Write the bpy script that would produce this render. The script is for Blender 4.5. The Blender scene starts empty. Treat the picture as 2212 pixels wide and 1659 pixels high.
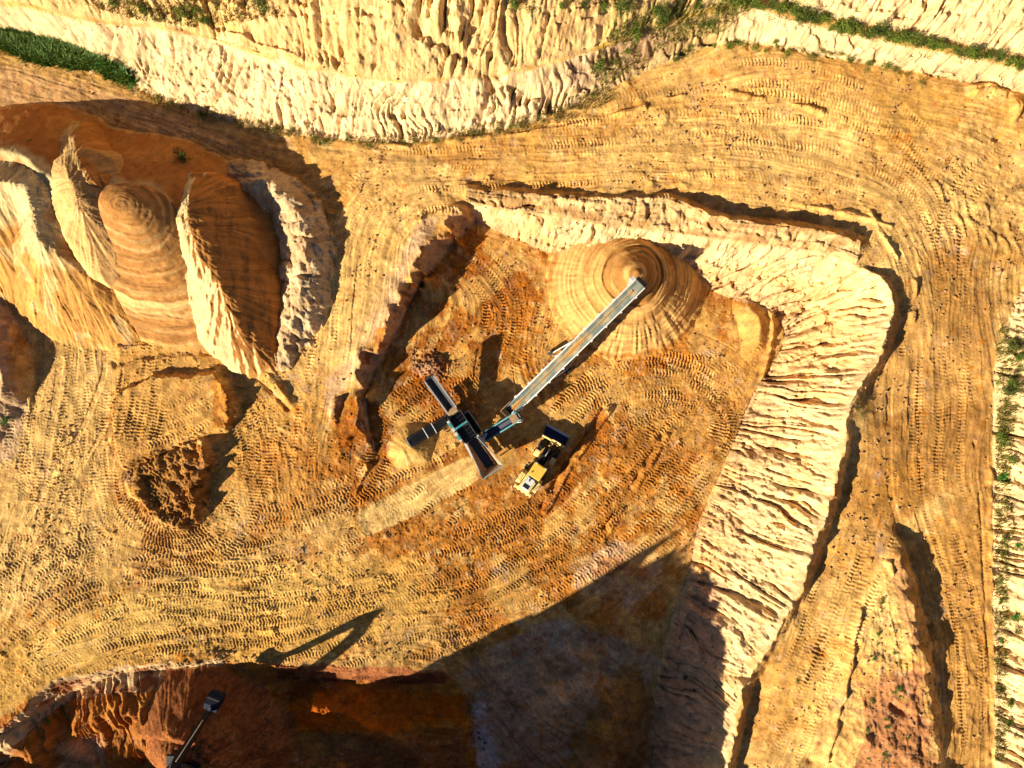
import bpy, bmesh, math, random
import numpy as np
from mathutils import Vector, Matrix, Euler

random.seed(11)
rng = np.random.default_rng(11)
scene = bpy.context.scene
COL = scene.collection

# ------------------------------------------------------------------ mapping
# Survey of the quarry: plan positions are read off the aerial photograph (2212 x 1659 units)
# together with a height, and turned into metres.
S = 0.056          # metres per photo unit at height 0
CAM_H = 86.0       # flying height of the drone above the pit floor
def W(u, v, z=0.0):
    k = S * (CAM_H - z) / CAM_H
    return (u - 1106.0) * k, (829.5 - v) * k

# ------------------------------------------------------------------ grid
D = 0.085
X0, X1, Y0, Y1 = -66.0, 66.0, -57.0, 44.0
NX = int((X1 - X0) / D) + 1
NY = int((Y1 - Y0) / D) + 1
gx = (X0 + np.arange(NX) * D).astype(np.float32)
gy = (Y0 + np.arange(NY) * D).astype(np.float32)
GX, GY = np.meshgrid(gx, gy)

def cell(x, y):
    ix = np.clip(np.rint((x - X0) / D).astype(np.int64), 0, NX - 1)
    iy = np.clip(np.rint((y - Y0) / D).astype(np.int64), 0, NY - 1)
    return iy, ix

def inside(x, y):
    return (x >= X0) & (x <= X1) & (y >= Y0) & (y <= Y1)

# ------------------------------------------------------------------ noise
_tabs = {}
def vnoise(x, y, seed=0):
    """smooth value noise, 0..1"""
    if seed not in _tabs:
        _tabs[seed] = np.random.default_rng(1000 + seed).random((256, 256)).astype(np.float32)
    t = _tabs[seed]
    xf = np.floor(x); yf = np.floor(y)
    xi = xf.astype(np.int32) & 255; yi = yf.astype(np.int32) & 255
    fx = (x - xf).astype(np.float32); fy = (y - yf).astype(np.float32)
    fx = fx * fx * (3 - 2 * fx); fy = fy * fy * (3 - 2 * fy)
    x2 = (xi + 1) & 255; y2 = (yi + 1) & 255
    a = t[yi, xi]; b = t[yi, x2]; c = t[y2, xi]; d = t[y2, x2]
    return a + (b - a) * fx + (c - a) * fy + (a - b - c + d) * fx * fy

def fbm(x, y, seed=0, octs=4, gain=0.5):
    o = 0; amp = 1.0; tot = 0
    c, s = 0.8, 0.6
    for k in range(octs):
        o = o + amp * vnoise(x, y, seed + k * 7)
        tot += amp; amp *= gain
        x, y = (c * x - s * y) * 2.03 + 17.3, (s * x + c * y) * 2.03 + 5.1
    return o / tot

def sstep(a, b, x):
    t = np.clip((x - a) / (b - a), 0, 1)
    return t * t * (3 - 2 * t)

def blur(a, n=1):
    for _ in range(n):
        p = np.pad(a, 1, mode='edge')
        a = (p[:-2, 1:-1] + p[2:, 1:-1] + p[1:-1, :-2] + p[1:-1, 2:] + 4 * p[1:-1, 1:-1]) / 8
    return a

# ------------------------------------------------------------------ curves
def catmull(P, step):
    """dense Catmull-Rom through rows of P (n x k); first two columns set the step length"""
    P = np.asarray(P, float)
    n = len(P)
    if n == 2:
        m = max(2, int(np.hypot(*(P[1, :2] - P[0, :2])) / step) + 1)
        t = np.linspace(0, 1, m)[:, None]
        return P[0] * (1 - t) + P[1] * t
    out = []
    for i in range(n - 1):
        p0 = P[max(i - 1, 0)]; p1 = P[i]; p2 = P[i + 1]; p3 = P[min(i + 2, n - 1)]
        m = max(2, int(np.hypot(*(p2[:2] - p1[:2])) / step) + 1)
        t = np.linspace(0, 1, m, endpoint=(i == n - 2))[:, None]
        out.append(0.5 * ((2 * p1) + (-p0 + p2) * t + (2 * p0 - 5 * p1 + 4 * p2 - p3) * t * t
                          + (-p0 + 3 * p1 - 3 * p2 + p3) * t ** 3))
    return np.concatenate(out)

def wline(P):
    """photo (u, v, z) rows -> world (x, y, z) rows"""
    return np.array([(*W(u, v, z), z) for u, v, z in P], float)

# ------------------------------------------------------------------ constraints for the land form
Zc = np.full((NY, NX), np.nan, np.float32)
WS = np.full((NY, NX), np.nan, np.float32)     # metres along a wall
WT = np.full((NY, NX), np.nan, np.float32)     # 0 at the top of a wall, 1 at its foot
WID = np.zeros((NY, NX), np.uint8)             # which wall

def strip(T, B, wid=0, prof=lambda t: t, world=False, rough=0.0, seed=0):
    T = np.asarray(T, float) if world else wline(T)
    B = np.asarray(B, float) if world else wline(B)
    C = catmull(np.hstack([T, B]), 0.045)
    T, B = C[:, :3], C[:, 3:]
    s = np.concatenate([[0], np.cumsum(np.hypot(*np.diff((T[:, :2] + B[:, :2]) / 2, axis=0).T))])
    if rough:
        j = (vnoise(s / 1.9, s * 0, seed) - .5) * 1.3 + (vnoise(s / .6, s * 0, seed + 1) - .5) * .7
        d = B[:, :2] - T[:, :2]; d /= np.maximum(np.hypot(*d.T)[:, None], 1e-3)
        T = T.copy(); T[:, :2] += d * (j * rough)[:, None]
    wmax = np.hypot(*(B[:, :2] - T[:, :2]).T).max()
    nt = int(wmax / 0.045) + 3
    t = np.linspace(0, 1, nt)
    X = T[:, None, 0] * (1 - t) + B[:, None, 0] * t
    Y = T[:, None, 1] * (1 - t) + B[:, None, 1] * t
    p = prof(t)
    Z = T[:, None, 2] * (1 - p) + B[:, None, 2] * p
    SS = np.repeat(s[:, None], nt, 1); TT = np.repeat(t[None], len(s), 0)
    ok = inside(X, Y)
    iy, ix = cell(X[ok], Y[ok])
    Zc[iy, ix] = Z[ok]
    if wid:
        WS[iy, ix] = SS[ok]; WT[iy, ix] = TT[ok]; WID[iy, ix] = wid

def line(P, world=False):
    L = catmull(np.asarray(P, float) if world else wline(P), 0.05)
    ok = inside(L[:, 0], L[:, 1])
    iy, ix = cell(L[ok, 0], L[ok, 1])
    Zc[iy, ix] = L[ok, 2]

# --- control heights on roads and floors
CP = [(0,170,5.6),(150,190,5.5),(300,240,5.3),(450,290,5.1),(600,320,5),(750,340,5.1),(900,340,5.3),(1100,330,5.6),
 (1300,320,6),(1500,310,6.5),(1700,300,7),(1900,330,7.6),(2050,430,8),(2150,300,8.2),(2212,400,8.4),(1980,560,8.4),
 (2020,700,8.6),(2180,650,8.9),(1985,850,8.6),(2100,850,8.9),(1920,1000,8.6),(2080,1050,8.9),(1870,1130,8.4),
 (2060,1250,8.9),(2090,1450,8.9),(2090,1650,8.9),(1810,1250,8.3),(1770,1400,7.9),(1700,1540,7.4),(1660,1650,7),
 (1750,1640,7.2),(1450,360,6.3),(1650,400,7),(1850,430,7.7),(1250,370,5.9),(1080,370,5.5),
 (780,430,5),(740,520,4.6),(735,600,4),(735,700,3.4),(690,760,2.8),(650,850,1.9),(690,930,1.4),(740,880,1.9),
 (620,950,1.3),(700,1020,.7),(900,480,5.2),(830,560,4.8),
 (300,760,2.4),(120,760,2.6),(450,760,2),(560,780,2),(300,900,1.6),(150,900,2),(80,1000,2),(450,1000,1.3),
 (300,1100,1.2),(100,1200,1.5),(550,1150,.7),(300,1300,1),(50,1400,1.4),(600,1300,.4),(850,1250,.1),(780,1400,.7),
 (600,1400,.8),(950,1400,.3),(1000,700,0),(900,800,0),(1000,900,0),(1200,800,0),(1400,900,0),(1550,850,0),
 (1100,1050,0),(1300,1100,0),(900,1100,0),(1450,1050,0),(1100,1200,0),(1250,1300,0),(1350,1200,0),(1600,700,.2),
 (1560,680,.2),(500,520,3),(590,560,2.6),(590,700,2.2),(400,450,4),(330,330,4.8),(200,290,5),(100,270,5.2),
 (100,500,3),(0,600,3),(0,400,4),(1050,1420,-.5),(1200,1450,-1.2),(1300,1550,-2),(1150,1600,-2.3),(1040,1600,-2.8),
 (700,1500,-1.9),(700,1580,-2.5),(850,1600,-2.8),(950,1520,-1.9),(600,1500,0),(610,1600,-1),(250,1640,-1.6),
 (150,1560,-2.4),(350,1500,-1.6),(60,1650,-.6),(1850,1350,9.4),(1900,1300,9.9),(1940,1500,10.3),(1870,1600,9.9),
 (1960,1640,10.3),(1820,1560,8.6),(1890,1420,10),(2200,1000,9.8),(2240,60,14),
 (2090,2,16)]
for u, v, z in CP:
    x, y = W(u, v, z)
    if inside(np.array(x), np.array(y)):
        iy, ix = cell(np.array([x]), np.array([y]))
        Zc[iy[0]-2:iy[0]+3, ix[0]-2:ix[0]+3] = z

# --- cliff along the top: lower face, ledge, upper face
c1b = [(-90,60,5.7),(60,85,5.5),(150,110,5.4),(240,160,5.3),(330,205,5.2),(420,240,5.1),(520,268,5.1),(640,290,5.2),
 (760,303,5.3),(880,308,5.4),(1000,293,5.5),(1110,275,5.7),(1200,245,5.9),(1290,205,6.2),(1370,165,6.5),(1450,130,6.8),
 (1550,98,7.2),(1650,98,7.5),(1760,120,7.8),(1900,142,8),(2040,168,8.2),(2290,215,8.6)]
c1t = [(-90,0,11),(40,14,11),(140,36,11),(250,54,11),(350,64,11),(440,82,11),(545,115,11),(655,145,11),
 (765,165,11),(880,180,11),(1000,170,11.2),(1090,160,11.4),(1170,146,11.6),(1250,122,11.8),(1330,95,12),(1410,68,12),
 (1500,38,11.9),(1620,18,11.6),(1730,48,11.2),(1860,78,11.2),(2020,112,11.4),(2290,165,11.8)]
c2b = [(-90,-8,11.2),(40,5,11.2),(140,28,11.2),(250,46,11.2),(350,56,11.2),(440,75,11.2),(547,108,11.2),(657,139,11.2),
 (767,159,11.2),(881,174,11.2),(1000,164,11.4),(1088,154,11.6),(1166,140,11.8),(1244,116,12),(1322,88,12.2),(1402,60,12.2),
 (1492,28,12.2),(1630,-2,11.9),(1742,24,11.6),(1872,52,11.6),(2030,84,11.8),(2290,136,12.2)]
Tc, Bc = wline(c1t), wline(c1b)
strip(c1t, c1b, 1, lambda t: t ** 0.92, rough=.25, seed=3)
top2 = wline(c2b); top2b = top2.copy()
top2[:, 1] += 7.4; top2[:, 0] -= np.linspace(.5, -2.6, len(top2)); top2[:, 2] += 9.0
strip(top2, top2b, 2, lambda t: t ** 1.05, world=True, rough=.3, seed=5)
line([(-66, 44, 21), (-20, 44, 22), (20, 44, 22), (66, 44, 22)], world=True)

# --- pit: north wall running into the long east wall
pwT = [(1008,432,5.2),(1090,450,5.2),(1200,465,5.4),(1320,485,5.6),(1440,500,5.8),(1560,515,6.2),(1680,530,6.8),
 (1780,545,7.6),(1860,578,8.7),(1915,615,9.4),(1926,690,9.7),(1897,770,9.7),(1862,830,9.7),(1835,900,9.7),(1815,990,9.6),
 (1790,1080,9.4),(1760,1180,9.2),(1728,1270,9),(1690,1350,8.7),(1640,1430,8.3),(1604,1500,7.9),(1588,1570,7.6),(1560,1720,7.2)]
pwB = [(1030,480,.2),(1090,505,0),(1160,535,0),(1230,560,0),(1340,575,0),(1440,590,0),(1525,622,0),(1590,648,0),
 (1650,672,.2),(1688,700,.3),(1692,740,.3),(1668,785,.2),(1636,835,.1),(1610,890,0),(1588,950,0),(1560,1015,0),
 (1533,1075,0),(1506,1145,0),(1490,1225,0),(1462,1305,-.3),(1437,1390,-.8),(1416,1490,-2),(1400,1720,-3)]
strip(pwT, pwB, 3, lambda t: t ** 0.9, rough=.35, seed=8)
# shoulder and spoil bank between the north wall and the top road
bc = [(1008,406,6.1),(1100,414,6.3),(1200,420,6.6),(1320,425,6.9),(1440,425,7.2),(1500,450,7.6),(1560,474,7.9),
 (1680,486,8.3),(1790,500,8.9),(1860,520,9.3)]
strip(bc, [(1008,432,5.2),(1090,450,5.2),(1200,465,5.4),(1320,485,5.6),(1440,500,5.8),(1520,510,6.1),(1600,520,6.4),(1690,532,6.9),
 (1780,545,7.6),(1850,572,8.5)], 4, lambda t: t, rough=.2, seed=11)
def ragged(P, step, du, dv, dz, seed, bump=.5):
    q = random.Random(seed); C = catmull(np.asarray(P, float), step); T_, B_ = [], []
    a = 0.5
    for u, v, z in C:
        a = min(1.25, max(.25, a + q.uniform(-.38, .38)))
        T_.append((u + q.uniform(-2.5, 2.5), v + q.uniform(-2.5, 2.5), z + (a - .8) * bump))
        B_.append((u + du * (.7 + .6 * a) + q.uniform(-2, 2), v + dv * (.7 + .6 * a) + q.uniform(-2, 2), z - dz * (.45 + .9 * a)))
    return T_, B_
_t, _b = ragged(bc, 16, 3, -9, 1.0, 71, .9)
strip(_t, _b, 0, rough=.5, seed=13)
# lip on top of the east wall; its far side drops to the haul road
lip, lipb = ragged([(u + 3, v, z + .15) for u, v, z in pwT[8:]], 17, 13, 3, 1.2, 72, .7)
strip(lip, lipb, 0, rough=.6, seed=17)

# --- pit: west wall below the ramp road
lwT = [(1005,450,5.4),(955,500,5.2),(908,560,5),(868,620,4.8),(840,680,4.6),(818,725,4.3),(796,765,3.9),(778,805,3.4),
 (772,850,2.8),(776,915,2),(800,975,.9)]
lwB = [(1030,478,.1),(987,522,0),(940,578,0),(899,637,0),(870,697,0),(847,742,0),(825,778,0),(803,813,0),(794,860,0),
 (797,920,0),(814,980,.2)]
strip(lwT, lwB, 5, lambda t: t ** .8, rough=1.7, seed=21)

# --- south-west working: northern rim, small scarp, and the high south side (just out of the frame)
bwT = [(-50,1605,1.5),(30,1548,1.4),(80,1502,1.3),(140,1467,1.2),(230,1447,1.1),(330,1437,1),(420,1430,.9),(480,1426,.7)]
bwB = [(0,1665,-2),(70,1592,-2.2),(122,1535,-2.3),(177,1503,-2.4),(262,1478,-2.5),(347,1467,-2.5),(420,1455,-1.8),(478,1440,-.6)]
strip(bwT, bwB, 6, rough=.5, seed=23)
strip([(596,1440,.8),(680,1438,.8),(770,1440,.7),(860,1444,.5),(960,1450,.2)],
      [(600,1466,-1.1),(680,1468,-1.6),(770,1470,-1.7),(860,1474,-1.7),(960,1478,-1.3)], 7, rough=.3, seed=27)
hp0 = [(-66,6,2),(-56,8,2),(-49,6.5,2),(-44,5.5,2),(-40,9,2),(-37,13,2),(-34,15.5,1),(-31.4,18.5,1),(-30.6,24.5,1),(-29.6,25,1),(-28.8,21.5,0),(-27,22.5,0),(-20,22.5,-1),(-13,22,-2),
      (-4,19,-3),(6,14.8,-3),(14,11.2,-3),(20,9.6,6),(30,9.2,8.6),(45,9.4,9),(66,9.4,9)]
_r = random.Random(3)  # crest spike and jitter added to rough up the shadow this unseen side casts
hp = []
for (xa, za, ba), (xb, zb, bb_) in zip(hp0[:-1], hp0[1:]):
    k_ = max(1, int((xb - xa) / .9))
    for q_ in range(k_):
        f_ = q_ / k_; hp.append((xa + (xb - xa) * f_, za + (zb - za) * f_ + (_r.uniform(-1.5, 1.5) if -38 < xa < 14 else 0), ba + (bb_ - ba) * f_))
hp.append(hp0[-1])
strip([(x, -51.6, z) for x, z, b in hp], [(x, -48.7, b) for x, z, b in hp], 8, world=True, rough=.3, seed=29)
line([(x, -56.9, z + .5) for x, z, b in hp], world=True)
line([(x, -54, z + .3) for x, z, b in hp], world=True)

# --- scarp of the raised triangle of ground between the two haul roads, and the cliff on the right edge
tc = [(1922,1138,8.9),(1938,1180,9.6),(1956,1240,10.2),(1972,1310,10.4),(1992,1400,10.5),(2010,1490,10.3),(2022,1580,10.5),(2030,1720,10.4)]
_t, _b = ragged(tc, 15, 14, 2, 1.45, 73, .5)
strip(_t, _b, 0, rough=.9, seed=31)
rcB = [(2215,610,9),(2180,690,9),(2152,780,9),(2146,900,9),(2145,1100,9),(2145,1300,9),(2146,1500,9),(2150,1720,9)]
rb = wline(rcB); rt = rb.copy(); rt[:, 0] += 9; rt[:, 1] -= 3.0; rt[:, 2] += np.array([.8, 3.5, 6.5] + [7.0] * (len(rcB) - 3))
strip(rt, rb, 9, lambda t: t, world=True, rough=.3, seed=33)
line([(65.9, -56.8, 17.5), (65.9, -20, 17.3), (65.9, 2, 17), (65.9, 9, 12), (65.9, 14, 10.2)], world=True)

# ------------------------------------------------------------------ membrane through the constraints
def relax():
    levels = [32, 16, 8, 4, 2, 1]
    its = [900, 300, 160, 90, 40, 16]
    Zp = None
    for L, n in zip(levels, its):
        h, w = -(-NY // L), -(-NX // L)
        P = np.full((h * L, w * L), np.nan, np.float32); P[:NY, :NX] = Zc
        P = P.reshape(h, L, w, L)
        m = np.isfinite(P)
        cnt = m.sum((1, 3)); tot = np.where(m, P, 0).sum((1, 3))
        fixed = cnt > 0
        val = np.where(fixed, tot / np.maximum(cnt, 1), 0).astype(np.float32)
        if Zp is None:
            Z = np.full((h, w), 3.0, np.float32)
        else:
            hp_, wp_ = Zp.shape
            yy = np.clip((np.arange(h) - .5) / 2, 0, hp_ - 1); xx = np.clip((np.arange(w) - .5) / 2, 0, wp_ - 1)
            y0 = np.floor(yy).astype(int); x0 = np.floor(xx).astype(int)
            y1 = np.minimum(y0 + 1, hp_ - 1); x1 = np.minimum(x0 + 1, wp_ - 1)
            fy = (yy - y0)[:, None].astype(np.float32); fx = (xx - x0)[None].astype(np.float32)
            Z = (Zp[y0][:, x0] * (1 - fx) + Zp[y0][:, x1] * fx) * (1 - fy) + (Zp[y1][:, x0] * (1 - fx) + Zp[y1][:, x1] * fx) * fy
        Z[fixed] = val[fixed]
        for _ in range(n):
            p = np.pad(Z, 1, mode='edge')
            Z = (p[:-2, 1:-1] + p[2:, 1:-1] + p[1:-1, :-2] + p[1:-1, 2:]) * np.float32(.25)
            Z[fixed] = val[fixed]
        Zp = Z
    return Zp
Z = relax()
Z = blur(Z, 3)

def zat(x, y, A=None):
    iy, ix = cell(np.atleast_1d(np.asarray(x, float)), np.atleast_1d(np.asarray(y, float)))
    return (Z if A is None else A)[iy, ix]

def U(u, v, A=None):
    """photo position -> world point lying on the land"""
    u = np.asarray(u, float); v = np.asarray(v, float)
    z = np.zeros_like(u) + 1.0
    for _ in range(6):
        x, y = W(u, v, z)
        z = 0.5 * z + 0.5 * zat(x, y, A).reshape(u.shape)
    x, y = W(u, v, z)
    return x, y, z

# ------------------------------------------------------------------ polygons -> soft masks
QD = 4
qx = gx[::QD]; qy = gy[::QD]
QX, QY = np.meshgrid(qx, qy)
def upq(a):
    h, w = a.shape
    yy = np.clip(np.arange(NY) / QD, 0, h - 1); xx = np.clip(np.arange(NX) / QD, 0, w - 1)
    y0 = np.minimum(yy.astype(int), h - 2); x0 = np.minimum(xx.astype(int), w - 2)
    fy = (yy - y0)[:, None].astype(np.float32); fx = (xx - x0)[None].astype(np.float32)
    r0 = a[y0]; r1 = a[y0 + 1]
    r = r0 * (1 - fy) + r1 * fy
    return r[:, x0] * (1 - fx) + r[:, x0 + 1] * fx
def poly(P, soft=2):
    """photo polygon -> soft 0..1 mask on the full grid (soft = blur passes, about 0.3 m each)"""
    P = np.asarray(P, float)
    x, y, z = U(P[:, 0], P[:, 1])
    m = np.zeros(QX.shape, bool)
    j = len(x) - 1
    for i in range(len(x)):
        c = ((y[i] > QY) != (y[j] > QY))
        with np.errstate(divide='ignore', invalid='ignore'):
            xi = (x[j] - x[i]) * (QY - y[i]) / (y[j] - y[i] + 1e-9) + x[i]
        m ^= c & (QX < xi)
        j = i
    return upq(blur(m.astype(np.float32), soft))
def npoly(P, soft=10, scale=2.2, seed=50, amt=.9, lo=.35, hi=.65):
    """mask with a ragged, noise-broken border"""
    m = poly(P, soft + 3)
    n = .6 * fbm(GX / scale, GY / scale, seed, 4) + .4 * fbm(GX / (scale * .3), GY / (scale * .3), seed + 9, 3)
    return sstep(lo - .12, hi + .12, m + (n - .5) * (amt + .5))
# ------------------------------------------------------------------ local shape tools
def window(xmin, xmax, ymin, ymax):
    i0 = max(int((xmin - X0) / D), 0); i1 = min(int((xmax - X0) / D) + 2, NX)
    j0 = max(int((ymin - Y0) / D), 0); j1 = min(int((ymax - Y0) / D) + 2, NY)
    return slice(j0, j1), slice(i0, i1)

def dist_line(P, pad):
    """distance to a polyline, metres along it, side (+left/-right), interpolated extra columns"""
    P = np.asarray(P, float)
    w = window(P[:, 0].min() - pad, P[:, 0].max() + pad, P[:, 1].min() - pad, P[:, 1].max() + pad)
    gx_, gy_ = GX[w], GY[w]
    best = np.full(gx_.shape, 1e9, np.float32); ss = np.zeros_like(best); sd = np.zeros_like(best)
    ex = [np.zeros_like(best) for _ in range(P.shape[1] - 2)]
    acc = 0.0
    for a, b in zip(P[:-1], P[1:]):
        d = b[:2] - a[:2]; L = math.hypot(*d)
        if L < 1e-6: continue
        t = np.clip(((gx_ - a[0]) * d[0] + (gy_ - a[1]) * d[1]) / (L * L), 0, 1)
        px = gx_ - (a[0] + t * d[0]); py = gy_ - (a[1] + t * d[1])
        r = np.hypot(px, py); m = r < best
        best[m] = r[m]; ss[m] = (acc + t * L)[m]; sd[m] = np.sign(d[0] * py - d[1] * px)[m]
        for k in range(len(ex)):
            ex[k][m] = (a[2 + k] + t * (b[2 + k] - a[2 + k]))[m]
        acc += L
    return w, best, ss, sd, ex

def cone_union(P, slope, wob=.5, seed=40, world=False, step=.25, round_=.25, lim=99.0):
    """heap: the upper envelope of cones standing along a crest line (x, y, z)"""
    C = catmull(np.asarray(P, float) if world else wline(P), step)
    R = (C[:, 2].max() + 4) / slope
    w = window(C[:, 0].min() - R, C[:, 0].max() + R, C[:, 1].min() - R, C[:, 1].max() + R)
    x = GX[w] + (fbm(GX[w] / 2.5, GY[w] / 2.5, seed, 3) - .5) * wob * 2
    y = GY[w] + (fbm(GX[w] / 2.5, GY[w] / 2.5, seed + 3, 3) - .5) * wob * 2
    h = np.full(x.shape, -99, np.float32)
    for p in C:
        d = np.sqrt((x - p[0]) ** 2 + (y - p[1]) ** 2 + round_ ** 2) - round_
        h = np.maximum(h, p[2] - slope * d - (2.2 * np.maximum(0, d - lim) ** 1.3 if lim < 90 else 0))
    return w, h

def bank(P, width, height, seed=60, prof=2.0, rag=.35):
    """adds a small ridge (or a groove, height < 0) to the land along a photo polyline"""
    P = np.asarray(P, float)
    x, y, z = U(P[:, 0], P[:, 1])
    L = catmull(np.stack([x, y], 1), .4)
    w, r, s, sd, _ = dist_line(L, width * 2.2 + .5)
    n = fbm(GX[w] / 1.1, GY[w] / 1.1, seed, 3)
    end = sstep(0, width * 1.5, s) * sstep(0, width * 1.5, s.max() - s)
    brk = sstep(.22, .5, vnoise(s / 1.7, s * 0 + seed * .37, 46)) * (.6 + .8 * vnoise(s / .7, s * 0 + seed, 47))
    if abs(height) > .85: brk = .5 + .5 * brk
    r = r + (vnoise(s / 1.3, s * 0 + seed, 48) - .5) * width * 1.2
    k = np.exp(-(np.abs(r) / (width * (1 + (n - .5) * rag * 2))) ** prof) * brk
    Z[w] += (height * (1 + (n - .5) * rag * 2) * k * end).astype(np.float32)

# ------------------------------------------------------------------ gullies and ribs on the cut faces
def ridged(a): return 1 - np.abs(2 * a - 1)
def rills(wid, pitch, amp, slant=0.0, seed=70, wav=.5):
    m = WID == wid
    if not m.any(): return
    s, t = WS[m], WT[m]
    x, y = GX[m], GY[m]
    s2 = s + slant * t + (vnoise(s / 2.6, t * 2.2, seed) - .5) * wav * 2.4 + (vnoise(s / .8, t * 5, seed + 1) - .5) * wav * .7
    a = ridged(vnoise(s2 / pitch * .5, t * .7 + 3, seed + 2))
    b = ridged(vnoise(s2 / pitch * 1.1 + 40, t * 1.9, seed + 3))
    c = fbm(x / .45, y / .45, seed + 4, 3) + .5 * (fbm(x / 1.6, y / 1.6, seed + 12, 3) - .5)
    bed = ridged(vnoise(s / 14, t * (7 if wid == 2 else 4) + .25 * vnoise(s / 1.5, t * 3, seed + 14), seed + 13)) ** 3
    k = .12 + 1.05 * sstep(.15, .85, .6 * vnoise(s / 6, t * 1.4 + 9, seed + 6) + .4 * vnoise(s / 1.7, t * 2.5, seed + 15))
    env = sstep(0, .1, t) * (1 - .75 * sstep(.9, 1, t))
    d = ridged(vnoise(s2 / pitch * .62 + 11, t * .9 + 7, seed + 8)) ** 7 * sstep(.3, .6, vnoise(s / 1.4, t * 2.6, seed + 9))
    Z[m] += ((-(a ** 2.2) * .70 - (b ** 2) * .35 - d * .8 + .4) * amp * k * env + (c - .5) * amp * .5 * env + bed * (.6 if wid == 2 else .3) * env).astype(np.float32)
rills(1, .54, 1.4, .8, 70, .8)
rills(2, .58, 1.5, 1.4, 80, .9)
rills(3, .55, 1.65, .2, 90, .85)
rills(4, .9, .8, .3, 100)
rills(5, .9, .8, 0, 110)
rills(6, .6, .45, 0, 120)
rills(7, 1.2, .3, 0, 126)
rills(8, 1.5, .8, 0, 130)
rills(9, .54, 1.4, -1.2, 140, .8)
# long diagonal gully crossing the upper cliff
bank([(880,40),(930,72),(975,105),(1020,135),(1060,158),(1100,182),(1150,205),(1200,228)], .55, -1.1, 61)
bank([(905,40),(950,70),(1000,105),(1045,135),(1090,165)], .4, .6, 62)
for i, (a, b) in enumerate([((1555,50),(1545,105)),((1620,55),(1615,110)),((1700,75),(1690,115)),((1650,40),(1640,100)),((1500,60),(1490,110)),((1905,95),(1885,140)),((2040,130),(2010,165))]):
    bank([a, ((a[0]+b[0])/2+4, (a[1]+b[1])/2), b], .16, -.6, 200 + i)

# ------------------------------------------------------------------ banks, ruts and terraces on the floors
# tracked platforms west of the screener, with a fresh edge on their east side
def terrace(P, h, soft=2, seed=51):
    global Z
    m = npoly(P, soft, 1.2, seed, .5, .3, .6)
    Z = Z + (h * m).astype(np.float32)
terrace([(255,850),(330,815),(470,806),(492,835),(508,850),(505,905),(500,930),(430,942),(400,960),(330,985),(270,1010),(250,930)], 1.0, 2, 51)
terrace([(285,1015),(400,960),(438,942),(455,968),(470,985),(452,1012),(448,1050),(432,1075),(430,1130),(380,1145),(320,1090),(280,1060)], .7, 2, 52)
bank([(235,762),(300,748),(380,740),(450,740),(520,765),(580,815),(620,860),(640,880)], .6, .35, 53)
bank([(240,790),(320,768),(400,762),(470,770),(540,805),(590,850),(630,890)], .3, -.3, 54)
bank([(430,735),(500,748),(560,790),(610,845),(645,890)], .22, .22, 55)
bank([(380,725),(450,735),(530,752),(570,770)], .2, .4, 56)
terr = []
for k, P in enumerate(([(440,955),(452,985),(440,1020),(425,1060),(430,1100),(445,1120)], [(478,815),(492,850),(500,885),(490,915)], [(400,985),(415,1020),(405,1060)], [(300,1100),(360,1125),(420,1140)])):
    bank(P, .75, .9, 400 + k, 2.0, .6)
dm = npoly([(270,1030),(340,985),(400,960),(445,940),(470,985),(450,1060),(440,1130),(380,1150),(320,1100)], 4, 1.2, 455, .8)
Z += dm * ((fbm(GX / 1.1, GY / 1.1, 456, 4) - .42) * 1.5).astype(np.float32)
# foot bank of the east wall and the pushed-up mound there
w, h = cone_union([(1618,668,1.3),(1640,690,1.7),(1640,735,1.5),(1625,760,.9)], .75, .3, 57)
Z[w] = np.maximum(Z[w], h)
bank([(1653,655),(1668,690),(1664,740),(1652,790),(1640,830)], .35, .6, 58)
bank([(1310,868),(1290,905),(1255,955),(1220,1005),(1190,1060),(1165,1100)], .28, -.55, 59)
bank([(1322,872),(1300,915),(1265,965),(1230,1015),(1200,1070),(1172,1112)], .25, .35, 63)
bank([(1445,935),(1395,1020),(1345,1100),(1315,1150)], .22, .25, 64)
bank([(1433,935),(1385,1015),(1335,1095),(1303,1145)], .2, -.3, 65)
bank([(800,1000),(780,1040),(760,1085)], .3, .35, 66)
# bank between the screener and the west wall foot, scattered spoil along roads
bank([(735,850),(722,890),(730,930),(755,960)], .5, .7, 67)
bank([(2085,200),(2130,192),(2180,205)], .45, .9, 68)
bank([(2190,205),(2192,240),(2185,275)], .35, .8, 69)
bank([(1875,455),(1900,500),(1925,540),(1945,565)], .18, .35, 71)
bank([(1700,440),(1780,452),(1860,470),(1930,492)], .25, .3, 72)
bank([(1955,560),(1975,620),(1968,700)], .2, .3, 73)
bank([(2135,960),(2142,1100),(2146,1300),(2148,1500),(2150,1650)], .35, .28, 74, 2.0, .7)
bank([(2105,950),(2118,1100),(2128,1300),(2138,1500),(2142,1650)], .16, -.15, 75)
bank([(1880,1200),(1850,1350),(1830,1450),(1805,1560),(1780,1650)], .25, .45, 76)
bank([(1920,1520),(1960,1545),(1990,1570)], .3, -.7, 77)
bank([(1985,1575),(1990,1600),(1988,1640)], .25, -.7, 78)
bank([(1905,1195),(1922,1225),(1925,1245)], .25, .5, 79)
bank([(2150,580),(2165,590)], .35, .7, 81)
bank([(1015,440),(960,455),(905,480)], .25, .3, 82)
bank([(830,310),(900,318),(985,302),(1100,292),(1200,278),(1330,248),(1420,225)], .22, .3, 83)
bank([(1430,215),(1530,200),(1640,212),(1750,235),(1830,262)], .2, .35, 84)
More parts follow.
